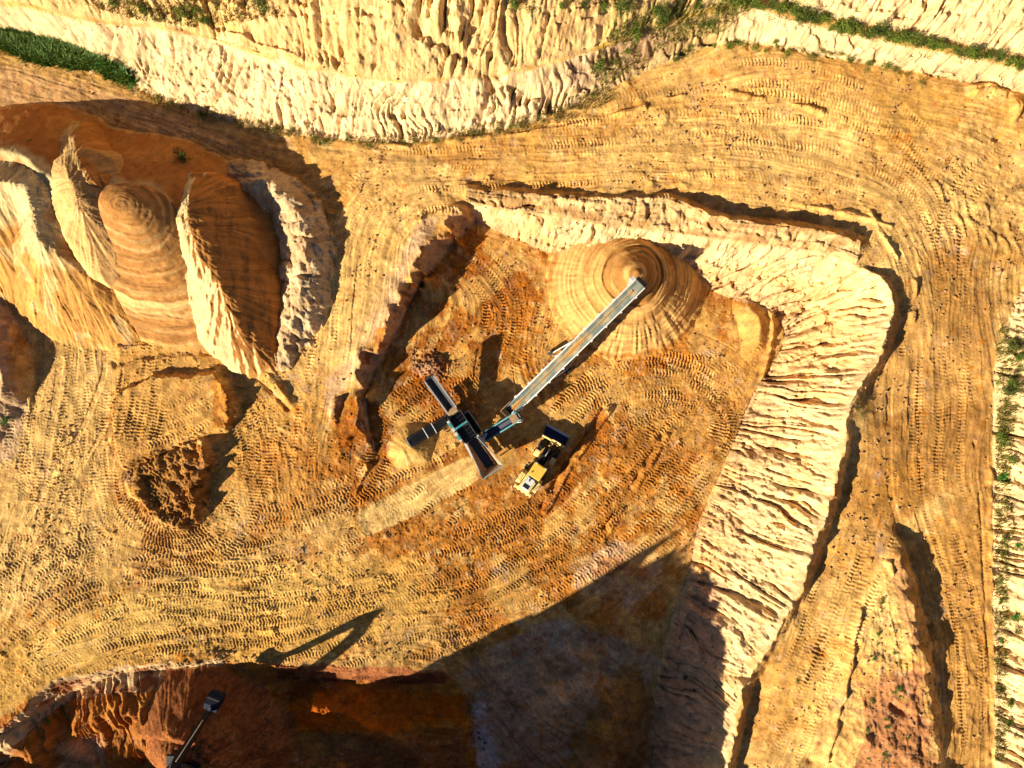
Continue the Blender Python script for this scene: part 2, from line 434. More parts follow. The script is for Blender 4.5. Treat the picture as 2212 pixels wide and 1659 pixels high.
for i in range(16):
    u0 = 2010 + (i % 8) * 24 + random.uniform(-6, 6); v0 = 385 + (i // 8) * 60 + (i % 8) * 9 + random.uniform(-8, 8)
    bank([(u0, v0), (u0 + 22, v0 + 28), (u0 + 30, v0 + 62)], .22, .15, 300 + i)
# north rim of the south-west working: fresh vertical ribs
w, h = cone_union([(190,1570,.4),(225,1545,1.2),(265,1540,2.0),(310,1560,2.2),(300,1620,2.2),(250,1640,1.6)], .6, .5, 85)
def broken_ribs(w, seed, dx, dy, pitch, amp):
    q = (GX[w] * dx + GY[w] * dy) / pitch + (fbm(GX[w] / 2.2, GY[w] / 2.2, seed, 3) - .5) * 3.0
    return amp * (ridged(vnoise(q, (GX[w] * -dy + GY[w] * dx) / 4, seed + 1)) - .5) * (.3 + fbm(GX[w] / 1.5, GY[w] / 1.5, seed + 2, 2))
h = h + broken_ribs(w, 86, .93, .37, .55, .9)
Z[w] = np.maximum(Z[w], h)
w, h = cone_union([(-30,1600,1.6),(30,1610,1.5),(75,1650,1.2),(90,1700,1)], .9, .6, 88)
h = h + broken_ribs(w, 89, .95, .3, .6, .9)
Z[w] = np.maximum(Z[w], h)
w, h = cone_union([(120,1640,.2),(170,1630,.6),(215,1660,.6)], .8, .6, 91)
Z[w] = np.maximum(Z[w], h)
# raised mass west of the frame edge that shades the hollow by it
w, h = cone_union([(-60,600,4.6),(-30,690,4.8),(-8,770,4.8),(6,835,4.6),(0,885,3.6),(-30,940,3)], 1.1, .9, 92)
Z[w] = np.maximum(Z[w], h)
# south: spoil fan and the shaded ramp
w, h = cone_union([(1180,1560,-.2),(1270,1500,-.1),(1320,1560,-.1),(1320,1700,-.1)], .45, .6, 93)
Z[w] = np.maximum(Z[w], h)
w, h = cone_union([(680,1530,.2),(780,1560,-.6),(860,1600,-.9),(930,1660,-.9)], .5, .6, 94)
Z[w] = np.maximum(Z[w], h)

# ------------------------------------------------------------------ heaps (each becomes an object of its own)
ZB = Z.copy()          # bare land under the heaps
HEAPS = []             # name, window, height
def heap(key, P, slope, **k):
    w, h = cone_union(P, slope, **k)
    HEAPS.append([key, w, h]); return w, h

# long shaded flank of the old stockpile
w, h = heap('flank', [(-70,335,10.6),(0,325,10.7),(48,338,10.9),(92,376,11.1),(135,396,11.2),(210,404,11.1),(300,412,10.8),(385,450,10.0),
                      (418,502,9.2),(448,550,8.1),(485,612,6.8),(515,682,5.0),(560,745,3.0)], .78, wob=.3, seed=150)
FL = np.full(Z.shape, -99, np.float32); FL[w] = h; FL = np.maximum(FL, Z)
def on_flank(u, v, up):
    x_, y_, z_ = U(np.array([float(u)]), np.array([float(v)]), FL)
    return (float(x_[0]), float(y_[0]), float(z_[0]) + up)
# high mound on the left edge, ridge running down to the tracked ramp
w, h = heap('ridge', [(-70,398,12.0),(0,390,12.0),(48,402,11.9),(66,440,11.7),(72,482,11.2),(95,522,10.4),(150,576,8.7),(200,632,6.4),(247,685,4.0)], .74, wob=.4, seed=154)
# pointed heap, back heap, and the big banded heap
w, h = heap('point', [on_flank(160, 303, .25), on_flank(166, 320, 1.0), on_flank(176, 345, 1.7), on_flank(190, 372, 1.9), on_flank(206, 396, 1.2)], .66, wob=.25, seed=158, round_=.5, world=True, lim=2.1)
pc = wline([(150,290,9),(160,303,9.4),(166,320,10.4),(176,345,11.2),(190,372,11.8),(206,396,12),(230,425,11.5)])
h -= .45 * np.maximum(0, GX[w] - np.interp(-GY[w], -pc[:, 1], pc[:, 0])) - .3 * (ridged(vnoise(GX[w] / .6 + GY[w] / 1.1, GY[w] / 3, 159)) - .5) * sstep(-.4, .8, GX[w] - np.interp(-GY[w], -pc[:, 1], pc[:, 0]))
w, h = heap('back', [(156,392,12.2),(168,420,12.2),(190,462,11.4),(208,515,9.6)], .64, wob=.35, seed=162, round_=1.5, lim=2.8)
pc = wline([(150,380,12),(156,392,12),(168,420,12),(190,462,11.2),(208,515,9.5),(225,560,8)])
h -= .15 * np.maximum(0, GX[w] - np.interp(-GY[w], -pc[:, 1], pc[:, 0]))
w, h = heap('banded', [(236,432,11.8),(262,440,12.1),(290,462,11.7),(318,510,10.2),(345,565,8.4),(362,620,6.5)], .76, wob=.2, seed=166, round_=1.7)
x, y = GX[w], GY[w]
cx, cy = W(285, 440, 12)
cut = np.array([W(200, 400, 11), W(204, 470, 10), W(222, 560, 8), W(262, 640, 5), W(300, 720, 3)])
cxl = np.interp(y, cut[::-1, 1], cut[::-1, 0])
h -= 1.3 * np.maximum(0, cxl - x + (vnoise(y / 1.5, y * 0, 169) - .5) * .5)
cut2 = np.array([W(150, 420, 11.5), W(215, 402, 11.5), W(300, 398, 11.5), W(350, 418, 11), W(392, 452, 10), W(420, 520, 9)])
cyl_ = np.interp(x, cut2[:, 0], cut2[:, 1])
h -= 1.5 * np.maximum(0, y - cyl_ + (vnoise(x / 1.2, y * 0, 167) - .5) * .5)
rr = (12.1 - h) / .76 + (fbm(x / 2.2, y / 2.2, 168, 3) - .5) * 1.1
RB = rr.copy()
h += ((vnoise(rr * 1.9, x * 0, 164) - .5) * .30 + (vnoise(rr * 4.1, x * 0, 165) - .5) * .17) * sstep(2.6, 5.0, rr)
# white-topped ridge east of it
w, h = heap('white', [(404,456,10.4),(418,500,10.0),(432,545,9.2),(462,595,8.3),(486,650,7.2),(502,700,5.8),(535,738,4.2),(562,758,3.0)], .74, wob=.6, seed=170, lim=3.6, round_=1.5)
pc = wline([(395,430,10.5),(404,456,10.4),(418,500,10),(432,545,9.2),(462,595,8.3),(486,650,7.2),(502,700,5.8),(535,738,4.2),(580,775,3)])
h -= .3 * np.maximum(0, GX[w] - np.interp(-GY[w], -pc[:, 1], pc[:, 0]) - .6)
# berm along the ramp road
w, h = heap('berm', [(505,372,5.9),(548,384,6.6),(592,408,6.8),(628,440,6.9),(648,490,6.8),(657,545,6.6),(654,600,6.1),(642,660,5.4),(624,720,4.5),(608,775,3.3)], 1.15, wob=.4, seed=174, round_=1.1)
h += (fbm(GX[w] / 1.1, GY[w] / 1.1, 175, 4) - .5) * 1.3 - .5 * ridged(vnoise(GX[w] / 2.2, GY[w] / 2.2, 176)) ** 4
# small fines heap under the side conveyor and the reject heap under the tail conveyor
w, h = heap('fines', [(872,972,1.75),(882,963,1.9)], .66, wob=.25, seed=178)
w, h = heap('reject', [(914,790,.8),(928,784,.95),(940,790,.85)], .60, wob=.5, seed=182)
h += (fbm(GX[w] / .35, GY[w] / .35, 183, 3) - .5) * .8
# big fresh cone under the stacker
acx, acy = W(1374, 588, 6.7)
w, h = heap('cone', [(acx, acy, 6.7), (acx + .12, acy, 6.7)], .70, wob=.18, seed=186, world=True)
x, y = GX[w], GY[w]
rr = np.hypot(x - acx, y - acy) + (fbm(x / 4, y / 4, 188, 2) - .5) * .8
ring = (vnoise(rr * 2.1, rr * 0, 189) - .5) * .24 + (vnoise(rr * 4.7, rr * 0, 190) - .5) * .13
th = np.arctan2(y - acy, x - acx)
streak = (vnoise(th * 26, rr * .6, 191) - .5) * .32 * sstep(3.5, 7, rr) * sstep(.35, -.8, np.sin(th + .3))
h += ring * sstep(1.2, 3.0, rr) + streak
# heap the digger stands on
w, h = heap('digger', [(300,1590,2.6),(340,1588,4.0),(375,1592,4.9),(425,1612,5.3),(452,1648,5.4),(456,1730,5.4)], .84, wob=.4, seed=194)
w2, h2 = cone_union([(350,1630,4.9),(385,1638,5.3),(435,1655,5.4),(425,1740,5.4),(350,1740,4.9)], .84, wob=.3, seed=196)
full = np.full(Z.shape, -99, np.float32); full[w2] = h2
h[:] = np.maximum(h, full[w])
h += (fbm(GX[w] / .5, GY[w] / .5, 197, 3) - .5) * .5 * sstep(3.4, 5.0, h)

# ------------------------------------------------------------------ ground relief
n1 = fbm(GX / 5.0, GY / 5.0, 1, 4) - .5
n2 = fbm(GX / .8, GY / .8, 2, 3) - .5
n3 = fbm(GX / .28, GY / .28, 4, 2) - .5
flat = (WID == 0) | (WT > .97)
lump = np.clip(fbm(GX / 1.3, GY / 1.3, 5, 3) - .55, 0, 1) * sstep(.45, .65, fbm(GX / 9, GY / 9, 6, 3))
smooth = (.30 + .70 * sstep(.38, .60, .7 * fbm(GX / 6, GY / 6, 8, 3) + .3 * fbm(GX / 1.5, GY / 1.5, 9, 3)))
ramp_m = poly([(765,1112),(900,1042),(1015,985),(1048,1005),(1035,1035),(905,1108),(790,1160)], 4)
smooth = np.where(flat, smooth * (1 - .85 * ramp_m), 1).astype(np.float32)
Z += (n1 * .5 + smooth * (n2 * np.where(flat, .15, .28) + n3 * np.where(flat, .05, .12) + lump * np.where(flat, .65, 0))).astype(np.float32)
pit_soil = poly([(735,860),(790,760),(850,690),(1010,470),(1200,540),(1540,620),(1690,680),(1600,900),(1500,1180),(1460,1330),(1250,1420),(850,1440),(600,1430),
                 (420,1410),(60,1490),(-40,1560),(-40,850),(60,880),(60,700),(250,690),(560,760),(650,880),(700,960)], 8)

# ------------------------------------------------------------------ wheel tracks
TR = np.zeros((NY, NX), np.float32)       # relief pressed into the soil
TM = np.zeros((NY, NX), np.float32)       # where a track runs
TT = np.zeros((NY, NX), np.float32)       # how much paler or darker the packed soil is there
def one_track(xy, width, depth, pitch, phase, fresh, style):
    d = np.gradient(xy, axis=0); L = np.maximum(np.hypot(*d.T), 1e-6)
    nrm = np.stack([-d[:, 1] / L, d[:, 0] / L], 1)
    s = np.concatenate([[0], np.cumsum(np.hypot(*np.diff(xy, axis=0).T))])
    t = np.arange(-width / 2 - .12, width / 2 + .121, .045)
    X = xy[:, None, 0] + nrm[:, None, 0] * t[None]; Y = xy[:, None, 1] + nrm[:, None, 1] * t[None]
    ta = np.abs(t)[None]; sd = np.sign(t)[None]
    if style == 0:      # tyre: staggered slanting lugs
        ph = (s[:, None] + .30 * ta) / pitch + phase + .12 * sd
        lug = np.sin(2 * math.pi * ph)
        v = np.where(ta < width / 2, -.35 * depth + depth * np.clip(lug * 1.8, -1, 1) * .8 - .5 * depth * (ta < .05), .5 * depth)
    elif style == 1:    # crawler: straight cross bars
        lug = np.sin(2 * math.pi * (s[:, None] / (pitch * .8) + phase)) + 0 * ta
        v = np.where(ta < width / 2, -.3 * depth + depth * np.clip(lug * 2.5, -1, 1) * .7, .6 * depth)
    else:               # plain rut
        v = np.where(ta < width / 2, -depth, .7 * depth) + 0 * s[:, None]
    fade = sstep(0, 1.5, s) * sstep(0, 1.5, s[-1] - s)
    k = fresh * fade * (.45 + .55 * sstep(.30, .55, vnoise(s / 3.1, s * 0 + phase * 7, 33)))
    edge = sstep(width / 2 + .12, width / 2 - .02, np.abs(t))[None] * k[:, None]
    ok = inside(X, Y)
    iy, ix = cell(X[ok], Y[ok])
    a = edge[ok]
    TR[iy, ix] = TR[iy, ix] * (1 - a) + v[ok] * a
    TM[iy, ix] = np.maximum(TM[iy, ix], a)
    TT[iy, ix] = TT[iy, ix] * (1 - a) + random.uniform(-.16, .14) * a

def drive(P, width=.80, gauge=2.3, depth=.085, pitch=.40, fresh=1.0, style=0, wiggle=.4, off=0.0, single=False, A=None):
    P = np.asarray(P, float)
    x, y, _ = U(P[:, 0], P[:, 1], A)
    C = catmull(np.stack([x, y], 1), .3)
    # even spacing
    s = np.concatenate([[0], np.cumsum(np.hypot(*np.diff(C, axis=0).T))])
    keep = np.concatenate([[True], np.diff(s) > 1e-4]); C = C[keep]; s = s[keep]
    q = np.arange(0, s[-1], .045)
    if len(q) < 20: return
    xy = np.stack([np.interp(q, s, C[:, 0]), np.interp(q, s, C[:, 1])], 1)
    ker = np.ones(41) / 41
    if len(q) > 90:
        for k in (0, 1):
            xy[:, k] = np.convolve(np.pad(xy[:, k], 20, mode='edge'), ker, 'valid')
    d = np.gradient(xy, axis=0); L = np.maximum(np.hypot(*d.T), 1e-6)
    nrm = np.stack([-d[:, 1] / L, d[:, 0] / L], 1)
    sh = random.random() * 90
    wob = (vnoise(q / 7 + sh, q * 0, 34) - .5) * 2 * wiggle + off
    xy = xy + nrm * wob[:, None]
    for g in ((-gauge / 2, gauge / 2) if not single else (0,)):
        one_track(xy + nrm * g, width, depth, pitch, random.random(), fresh, style)

def family(P, n, spread, f0=.0, f1=1.0, **k):
    P = np.asarray(P, float)
    C = catmull(P, 12)
    for _ in range(n):
        a = random.uniform(f0, f0 + .45); b = random.uniform(max(a + .3, .55), f1) if a + .3 < f1 else f1
        i0 = int(a * (len(C) - 1)); i1 = max(int(b * (len(C) - 1)), i0 + 4)
        Q = C[i0:i1 + 1:3]
        if len(Q) < 3: continue
        drive(Q, off=random.gauss(0, spread), fresh=random.uniform(.3, 1), **k)

# ground swell of old, nearly rubbed-out tracks first, then the legible ones
band = [(-30,1490),(120,1410),(300,1350),(480,1330),(650,1300),(820,1230),(960,1150),(1100,1060)]
band2 = [(-20,1420),(150,1300),(330,1240),(520,1230),(700,1210),(850,1150),(950,1060)]
band3 = [(30,1540),(200,1440),(400,1395),(600,1380),(760,1340),(950,1260),(1120,1150),(1250,1040)]
north = [(60,1300),(90,1150),(110,1000),(130,880),(140,760),(135,690)]
north2 = [(230,1330),(230,1180),(220,1040),(200,900),(180,780),(170,690)]
north3 = [(300,1000),(320,900),(330,800),(335,720),(335,680)]
easting = [(650,1330),(820,1290),(1000,1270),(1180,1210),(1330,1110),(1440,1000),(1520,900)]
arc1 = [(1190,950),(1260,900),(1350,860),(1450,840),(1540,860),(1570,910),(1540,980),(1480,1050)]
arc2 = [(1230,830),(1330,800),(1440,800),(1530,790),(1600,740),(1610,690)]
diag = [(1120,1200),(1220,1090),(1320,990),(1420,900),(1520,830),(1600,780)]
diag2 = [(1020,1330),(1180,1230),(1340,1110),(1450,1000),(1530,900),(1590,830)]
diag3 = [(1180,1290),(1300,1210),(1420,1100),(1500,1000),(1570,890)]
ramp = [(700,1130),(680,1000),(700,880),(725,760),(735,640),(745,530),(790,440),(880,380)]
toplane = [(780,350),(950,350),(1150,345),(1350,335),(1550,330),(1750,350),(1900,410),(1985,520),(2010,660),(2000,800)]
toplane2 = [(1000,365),(1200,372),(1400,368),(1600,385),(1800,420),(1920,490),(1980,600)]
west = [(980,530),(1060,600),(1100,690),(1050,770),(950,830),(860,900),(800,990),(720,1090)]
west2 = [(1200,640),(1160,700),(1140,780),(1180,850)]
screen = [(760,1120),(860,1070),(960,1030),(1040,1005)]
right = [(2000,760),(1990,900),(1995,1050),(2040,1200),(2070,1350),(2085,1500),(2090,1640)]
branch = [(1880,1120),(1830,1240),(1790,1340),(1745,1440),(1700,1540),(1655,1650)]
for P, n, sp in ((band, 16, 5), (band2, 14, 6), (band3, 14, 5), (north, 8, 3), (north2, 10, 3.5), (easting, 16, 5), (diag, 12, 4), (diag2, 12, 5), (west, 10, 3.5), (arc1, 8, 2)):
    family(P, n, sp, depth=.06, wiggle=.9, style=2, width=.22, single=True)
for P, n, sp in ((band, 6, 4.5), (band2, 4, 5), (band3, 6, 4), (north, 5, 2.2), (north2, 6, 2.4), (north3, 5, 1.1), (easting, 6, 4.5), (west, 6, 2.8),
                 (west2, 5, 1.2), (diag, 6, 3.4), (diag2, 5, 3.6), (diag3, 5, 3), (arc1, 6, 1.6), (arc2, 5, 1.0), (screen, 6, 1.2)):
    family(P, n, sp, depth=random.choice([.06, .08, .10]), pitch=random.choice([.37, .40, .43]))
family(ramp, 12, 1.6, depth=.03, style=0)
family(toplane, 40, 3.2, depth=.055, style=2, width=.24, single=True)
family(toplane, 14, 3.0, depth=.05, style=2, width=.5)
family([(-30,150),(150,190),(350,245),(550,300),(750,335),(1000,350)], 36, 2.2, depth=.04, style=2, width=.25, single=True)
family(toplane, 10, 2.4, depth=.045)
family(toplane2, 12, 1.2, depth=.05, style=2, width=.3)
family(right, 44, 2.6, depth=.05, style=2, width=.22, single=True)
family(right, 10, 2.2, depth=.05, style=2, width=.5)
family(ramp, 30, 1.8, depth=.05, style=2, width=.22, single=True)
family(branch, 16, 1.4, depth=.05, style=2, width=.22, single=True)
family(right, 6, 1.8, depth=.06)
family(branch, 7, 1.0, depth=.07)
drive([(1870,1230),(1850,1330),(1835,1400),(1815,1450)], single=True, depth=.13, width=.8, pitch=.62, style=1, wiggle=.1)
drive([(1810,1280),(1780,1370),(1755,1430),(1735,1480)], single=True, depth=.1, width=.8, pitch=.62, style=1, wiggle=.1)
# loader loops by the cone, crawler bars, tracks on the west terraces
for rad in (0, 14, 30, 46, 60):
    drive([(1215 - rad*.3,905 + rad*.2),(1270,862 - rad*.55),(1350,838 - rad*.8),(1440,832 - rad*.8),(1520,850 - rad*.5),(1565 + rad*.4,905),(1555 + rad*.4,975)], depth=.1)
drive([(980,560),(1040,600),(1075,660),(1060,740)], depth=.1)
for k in range(6):
    drive([(300 + 8*k,1010 - 22*k),(370 + 6*k,985 - 22*k),(450 + 4*k,955 - 24*k)], depth=.07, style=0 if k % 2 else 2)
for k in range(5):
    drive([(290 + 9*k,1045 + 18*k),(350 + 8*k,1020 + 18*k),(425 + 4*k,992 + 20*k)], depth=.14, pitch=.5)
for k in range(6):
    drive([(252 + 22*k,720),(256 + 20*k,790),(250 + 18*k,870),(235 + 16*k,960)], depth=.09)
drive([(1130,1315),(1240,1330),(1330,1345),(1420,1368)], single=True, style=1, depth=.10, width=.9, pitch=.55, wiggle=.1)
drive([(1110,1362),(1220,1378),(1320,1395),(1410,1420)], single=True, style=1, depth=.10, width=.9, pitch=.55, wiggle=.1)
for k in range(5):
    drive([(255 - 9*k,1000),(262 - 8*k,1090 + 6*k),(345,1165 + 11*k),(450 + 6*k,1150 + 10*k),(520 + 9*k,1060),(542 + 9*k,960),(500 + 14*k,860 - 6*k)], depth=.08)
drive([(240,760),(330,745),(440,742),(530,775),(600,840),(640,885)], depth=.06, style=2, width=.3)
drive([(400,1290),(500,1312),(600,1300),(690,1270)], depth=.06, style=2, width=.25)
drive([(780,300),(850,312),(920,304)], single=True, style=1, depth=.1, wiggle=.1)
for k in range(5):
    drive([(1310 + 14*k,300 + 10*k),(1450 + 14*k,282 + 10*k),(1580,276 + 8*k)], depth=.04, style=2, width=.3)
    drive([(1700 + 22*k,190 + 9*k),(1760 + 22*k,205 + 10*k),(1830 + 20*k,235 + 10*k)], depth=.06)
OLD = TR.copy()
TR[:] = 0
# the last journeys: long unbroken pairs along the haul routes
for P, offs in ((band, (-2.5, 3.2)), (band2, (1.0, -4.5)), (band3, (-1.2, 2.8)), (north, (-1.6, 1.9)), (north2, (.6,)), (toplane, (-4, -.5, 2.6)), (toplane2, (.5,)), (right, (-2.4, .8, 3.0)),
                (branch, (-.4, 1.6)), (ramp, (-.9, 1.4)), (easting, (-3, 2.2)), (diag2, (1.5,)), (diag3, (-1.0,)), (west, (.8,)),
                ([(560,1290),(640,1180),(700,1080),(720,980),(700,880),(730,740)], (0,)), ([(-20,1180),(90,1190),(220,1250),(400,1300),(620,1320),(860,1280)], (0, 4)),
                ([(620,900),(560,1010),(540,1120),(600,1220),(720,1260)], (0,)), ([(230,700),(245,800),(215,900),(150,1010),(80,1130),(0,1200)], (0, 3)),
                ([(1420,250),(1600,220),(1760,240),(1900,310),(2000,420),(2050,560)], (0, 3)), ([(2200,330),(2090,400),(2050,520),(2060,700),(2080,900)], (0,))):
    for o_ in offs:
        drive(P, off=o_, depth=random.uniform(.045, .075), pitch=random.choice([.38, .42]), wiggle=.25, style=0 if random.random() < .65 else 2, width=random.uniform(.6, .85))
NEW = blur(TR, 1)
TR = blur(OLD, 1)
ramp_m = poly([(765,1112),(900,1042),(1015,985),(1048,1005),(1035,1035),(905,1108),(790,1160)], 4)
TR *= 1 - .75 * ramp_m
TR *= .35 + .65 * smooth
Z += (NEW * 1.2 * (.15 + .85 * sstep(.40, .58, fbm(GX / 7, GY / 7, 39, 3)))).astype(np.float32)
bury = sstep(.42, .60, .6 * fbm(GX / 5, GY / 5, 36, 3) + .4 * fbm(GX / 1.4, GY / 1.4, 38, 3) + .04)
Z += (TR * (.15 + .85 * bury) * 1.45).astype(np.float32)
# churned crumbs
Z += (np.clip(fbm(GX / .22, GY / .22, 37, 2) - .62, 0, 1) * .35 * pit_soil * smooth).astype(np.float32)
for H_ in HEAPS:
    n = fbm(GX[H_[1]] / .5, GY[H_[1]] / .5, 44, 3) - .5
    H_[2] += (n * .10).astype(np.float32)
    if H_[0] in ('ridge', 'white', 'berm'):
        a = fbm(GX[H_[1]] * 1.6, GY[H_[1]] * .35, 45, 3) - .5
        H_[2] += a * .35

wedge = poly([(1900,1200),(1960,1250),(2010,1480),(2025,1720),(1790,1720),(1850,1400)], 6)
Z += (wedge * ((fbm(GX / .9, GY / .9, 459, 4) - .5) * .55)).astype(np.float32)
lowm = poly([(-60,1600),(60,1510),(200,1455),(420,1435),(600,1445),(960,1455),(1100,1390),(1300,1330),(1410,1400),(1400,1720),(-60,1720)], 8)
Z += (lowm * flat * ((fbm(GX / 2.4, GY / 2.4, 457, 5) - .5) * 1.1 + (fbm(GX / .5, GY / .5, 458, 3) - .5) * .3)).astype(np.float32)
# ------------------------------------------------------------------ grain of the ground: streaks that follow the traffic and the fall of the heaps
def grain():
    h, w = QX.shape
    c2 = np.zeros((h, w), np.float32); s2 = np.zeros((h, w), np.float32); fx = np.zeros((h, w), bool)
    guides = [band, band2, band3, north, north2, north3, easting, arc1, arc2, diag2, diag3, ramp, toplane, toplane2, west, west2, screen, right, branch,
              [(-30,150),(150,190),(350,245),(550,300),(750,335),(1000,350)], [(1400,260),(1650,215),(1850,260),(2100,330),(2212,350)], [(2190,420),(2120,520),(2100,700),(2120,900)],
              [(240,762),(300,748),(380,740),(450,740),(520,765),(580,815),(620,860),(640,880)], [(260,960),(340,930),(430,890),(500,860)], [(290,1080),(360,1045),(440,1005)],
              [(1180,1560),(1080,1450),(1000,1350)], [(1330,1600),(1250,1450),(1150,1340)], [(620,1530),(780,1500),(980,1520)], [(300,1640),(280,1570),(260,1520)],
              [(960,700),(920,800),(880,860)], [(560,1000),(600,1150),(700,1230)], [(1880,1250),(1900,1450),(1890,1650)], [(20,900),(60,1050),(30,1250),(-20,1350)]]
    for P in guides:
        P = np.asarray(P, float); x, y, _ = U(P[:, 0], P[:, 1]); C = catmull(np.stack([x, y], 1), .15)
        a = 2 * np.arctan2(np.gradient(C[:, 1]), np.gradient(C[:, 0]))
        iy, ix = cell(C[:, 0], C[:, 1]); iy = np.minimum(iy // QD, h - 1); ix = np.minimum(ix // QD, w - 1)
        c2[iy, ix] = np.cos(a); s2[iy, ix] = np.sin(a); fx[iy, ix] = True
    c0, s0 = c2[fx], s2[fx]
    for it in range(900):
        for q, v0 in ((c2, c0), (s2, s0)):
            pd = np.pad(q, 1, mode='edge')
            q[:] = (pd[:-2, 1:-1] + pd[2:, 1:-1] + pd[1:-1, :-2] + pd[1:-1, 2:]) * .25
            q[fx] = v0
    th = .5 * np.arctan2(upq(s2), upq(c2)) + (fbm(GX / 6, GY / 6, 650, 3) - .5) * 1.0
    # heaps: fall line, or along the contour where the sand lies in bands
    own = np.zeros(Z.shape, np.uint8); top = Z.copy()
    for k, (nm, wn, hh) in enumerate(HEAPS):
        m = hh > top[wn]; top[wn] = np.where(m, hh, top[wn]); o = own[wn]; o[m] = 2 if nm in ('banded', 'cone') else 1; own[wn] = o
    tb = blur(top, 10); gy_, gx_ = np.gradient(tb)
    ga = np.arctan2(gy_, gx_)
    th = np.where(own == 1, ga, np.where(own == 2, ga + np.pi / 2, th))
    vx = np.cos(th).astype(np.float32); vy = np.sin(th).astype(np.float32)
    r = np.random.default_rng(77)
    out = []
    for noise, n, st in ((blur(r.random((NY, NX)).astype(np.float32), 1), 16, 1.0), (blur(r.random((NY, NX)).astype(np.float32), 5), 22, 2.0)):
        acc = noise.copy()
        for sg in (1, -1):
            px = np.broadcast_to(np.arange(NX, dtype=np.float32), (NY, NX)).copy(); py = np.broadcast_to(np.arange(NY, dtype=np.float32)[:, None], (NY, NX)).copy()
            dx = vx * sg; dy = vy * sg
            for _ in range(n):
                px += dx * st; py += dy * st
                ix = np.clip(px, 0, NX - 1).astype(np.int32); iy = np.clip(py, 0, NY - 1).astype(np.int32)
                acc += noise[iy, ix]
                nx_ = vx[iy, ix]; ny_ = vy[iy, ix]
                f = np.where(nx_ * dx + ny_ * dy < 0, -1, 1).astype(np.float32)
                dx = nx_ * f; dy = ny_ * f
        acc -= acc.mean(); acc /= acc.std(); out.append(acc)
    return out
G1, G2 = grain()
gmask = np.where(flat, 1, 0).astype(np.float32) * (.35 + .65 * sstep(.35, .6, fbm(GX / 8, GY / 8, 660, 3)))
Z += ((G1 * .011 + G2 * .021) * gmask * (1 - .5 * np.clip(TM, 0, 1))).astype(np.float32)
for H_ in HEAPS:
    k = {'banded': .02, 'cone': .02, 'flank': .006, 'ridge': .05, 'white': .05, 'point': .05, 'back': .05}.get(H_[0], .03)
    H_[2] += (G1[H_[1]] * .4 + G2[H_[1]]) * k
# ------------------------------------------------------------------ soil colours (what the ground itself is made of, plus shade deepened in wall gullies)
def lin(r, g, b):
    f = lambda c: c / 12.92 if c <= .04045 else ((c + .055) / 1.055) ** 2.4
    return np.array([f(r / 255), f(g / 255), f(b / 255)], np.float32)
TAN   = np.array([.50, .305, .130], np.float32)
PALE  = np.array([.66, .46, .22], np.float32)
CREAM = np.array([.64, .475, .235], np.float32)
YELL  = np.array([.60, .385, .155], np.float32)
ORANG = np.array([.40, .185, .068], np.float32)
RUST  = np.array([.29, .11, .04], np.float32)
DKRED = np.array([.17, .055, .018], np.float32)
GREY  = np.array([.44, .33, .235], np.float32)
PINK  = np.array([.50, .32, .20], np.float32)
SAND  = np.array([.60, .34, .105], np.float32)
BROWN = np.array([.24, .125, .05], np.float32)
WHITE = np.array([.62, .48, .34], np.float32)
STRAW = np.array([.36, .26, .07], np.float32)

Cc = np.empty((NY, NX, 3), np.float32); Cc[:] = TAN
def mix(m, col, k=1.0):
    a = np.clip(m * k, 0, 1)[..., None].astype(np.float32)
    Cc[:] = Cc * (1 - a) + col * a
f1 = fbm(GX / 7, GY / 7, 301, 4); f2 = fbm(GX / 2.2, GY / 2.2, 305, 4); f3 = fbm(GX / .6, GY / .6, 309, 3)
fa = fbm(GX / 9 + GY / 14, GY / 1.6 - GX / 30, 313, 3)
mix(sstep(.45, .62, f1), PALE, .45); mix(sstep(.5, .68, f2), BROWN, .22)
mix(1 - sstep(.35, .75, smooth), PALE, .5)
mix(sstep(.48, .62, fa), PALE, .35)
f5 = fbm(GX / 1.1, GY / 1.1, 317, 4)
# pit floor
mix(npoly([(990,470),(1200,540),(1540,620),(1690,690),(1600,900),(1500,1180),(1430,1330),(1250,1420),(1000,1360),(800,1180),(700,1000),(790,760),(860,640)], 14, 3), ORANG, .9)
mix(npoly([(1000,490),(1190,540),(1215,640),(1170,700),(1080,720),(1000,800),(900,880),(840,850),(870,760),(960,640)], 10, 2.5, 53, 1.2), RUST, .75)
mix(npoly([(1060,640),(1200,660),(1230,800),(1140,880),(1060,800)], 8, 2, 54, 1.2), ORANG, .8)
mix(npoly([(1130,730),(1230,720),(1290,830),(1400,820),(1560,760),(1580,660),(1690,680),(1640,820),(1560,1000),(1300,880),(1200,920)], 10, 2, 55, 1.3), TAN, .8)
mix(npoly([(880,780),(960,770),(1000,860),(960,920),(900,880)], 5, 1.2, 56, 1.4), RUST, .9)
mix(npoly([(700,850),(830,880),(900,1000),(800,1010),(730,960)], 8, 1.5, 57, 1.5), DKRED, .55)
mix(npoly([(840,930),(930,900),(960,960),(1020,1010),(900,1030),(830,990)], 5, 1.2, 58, 1.2), RUST, .7)

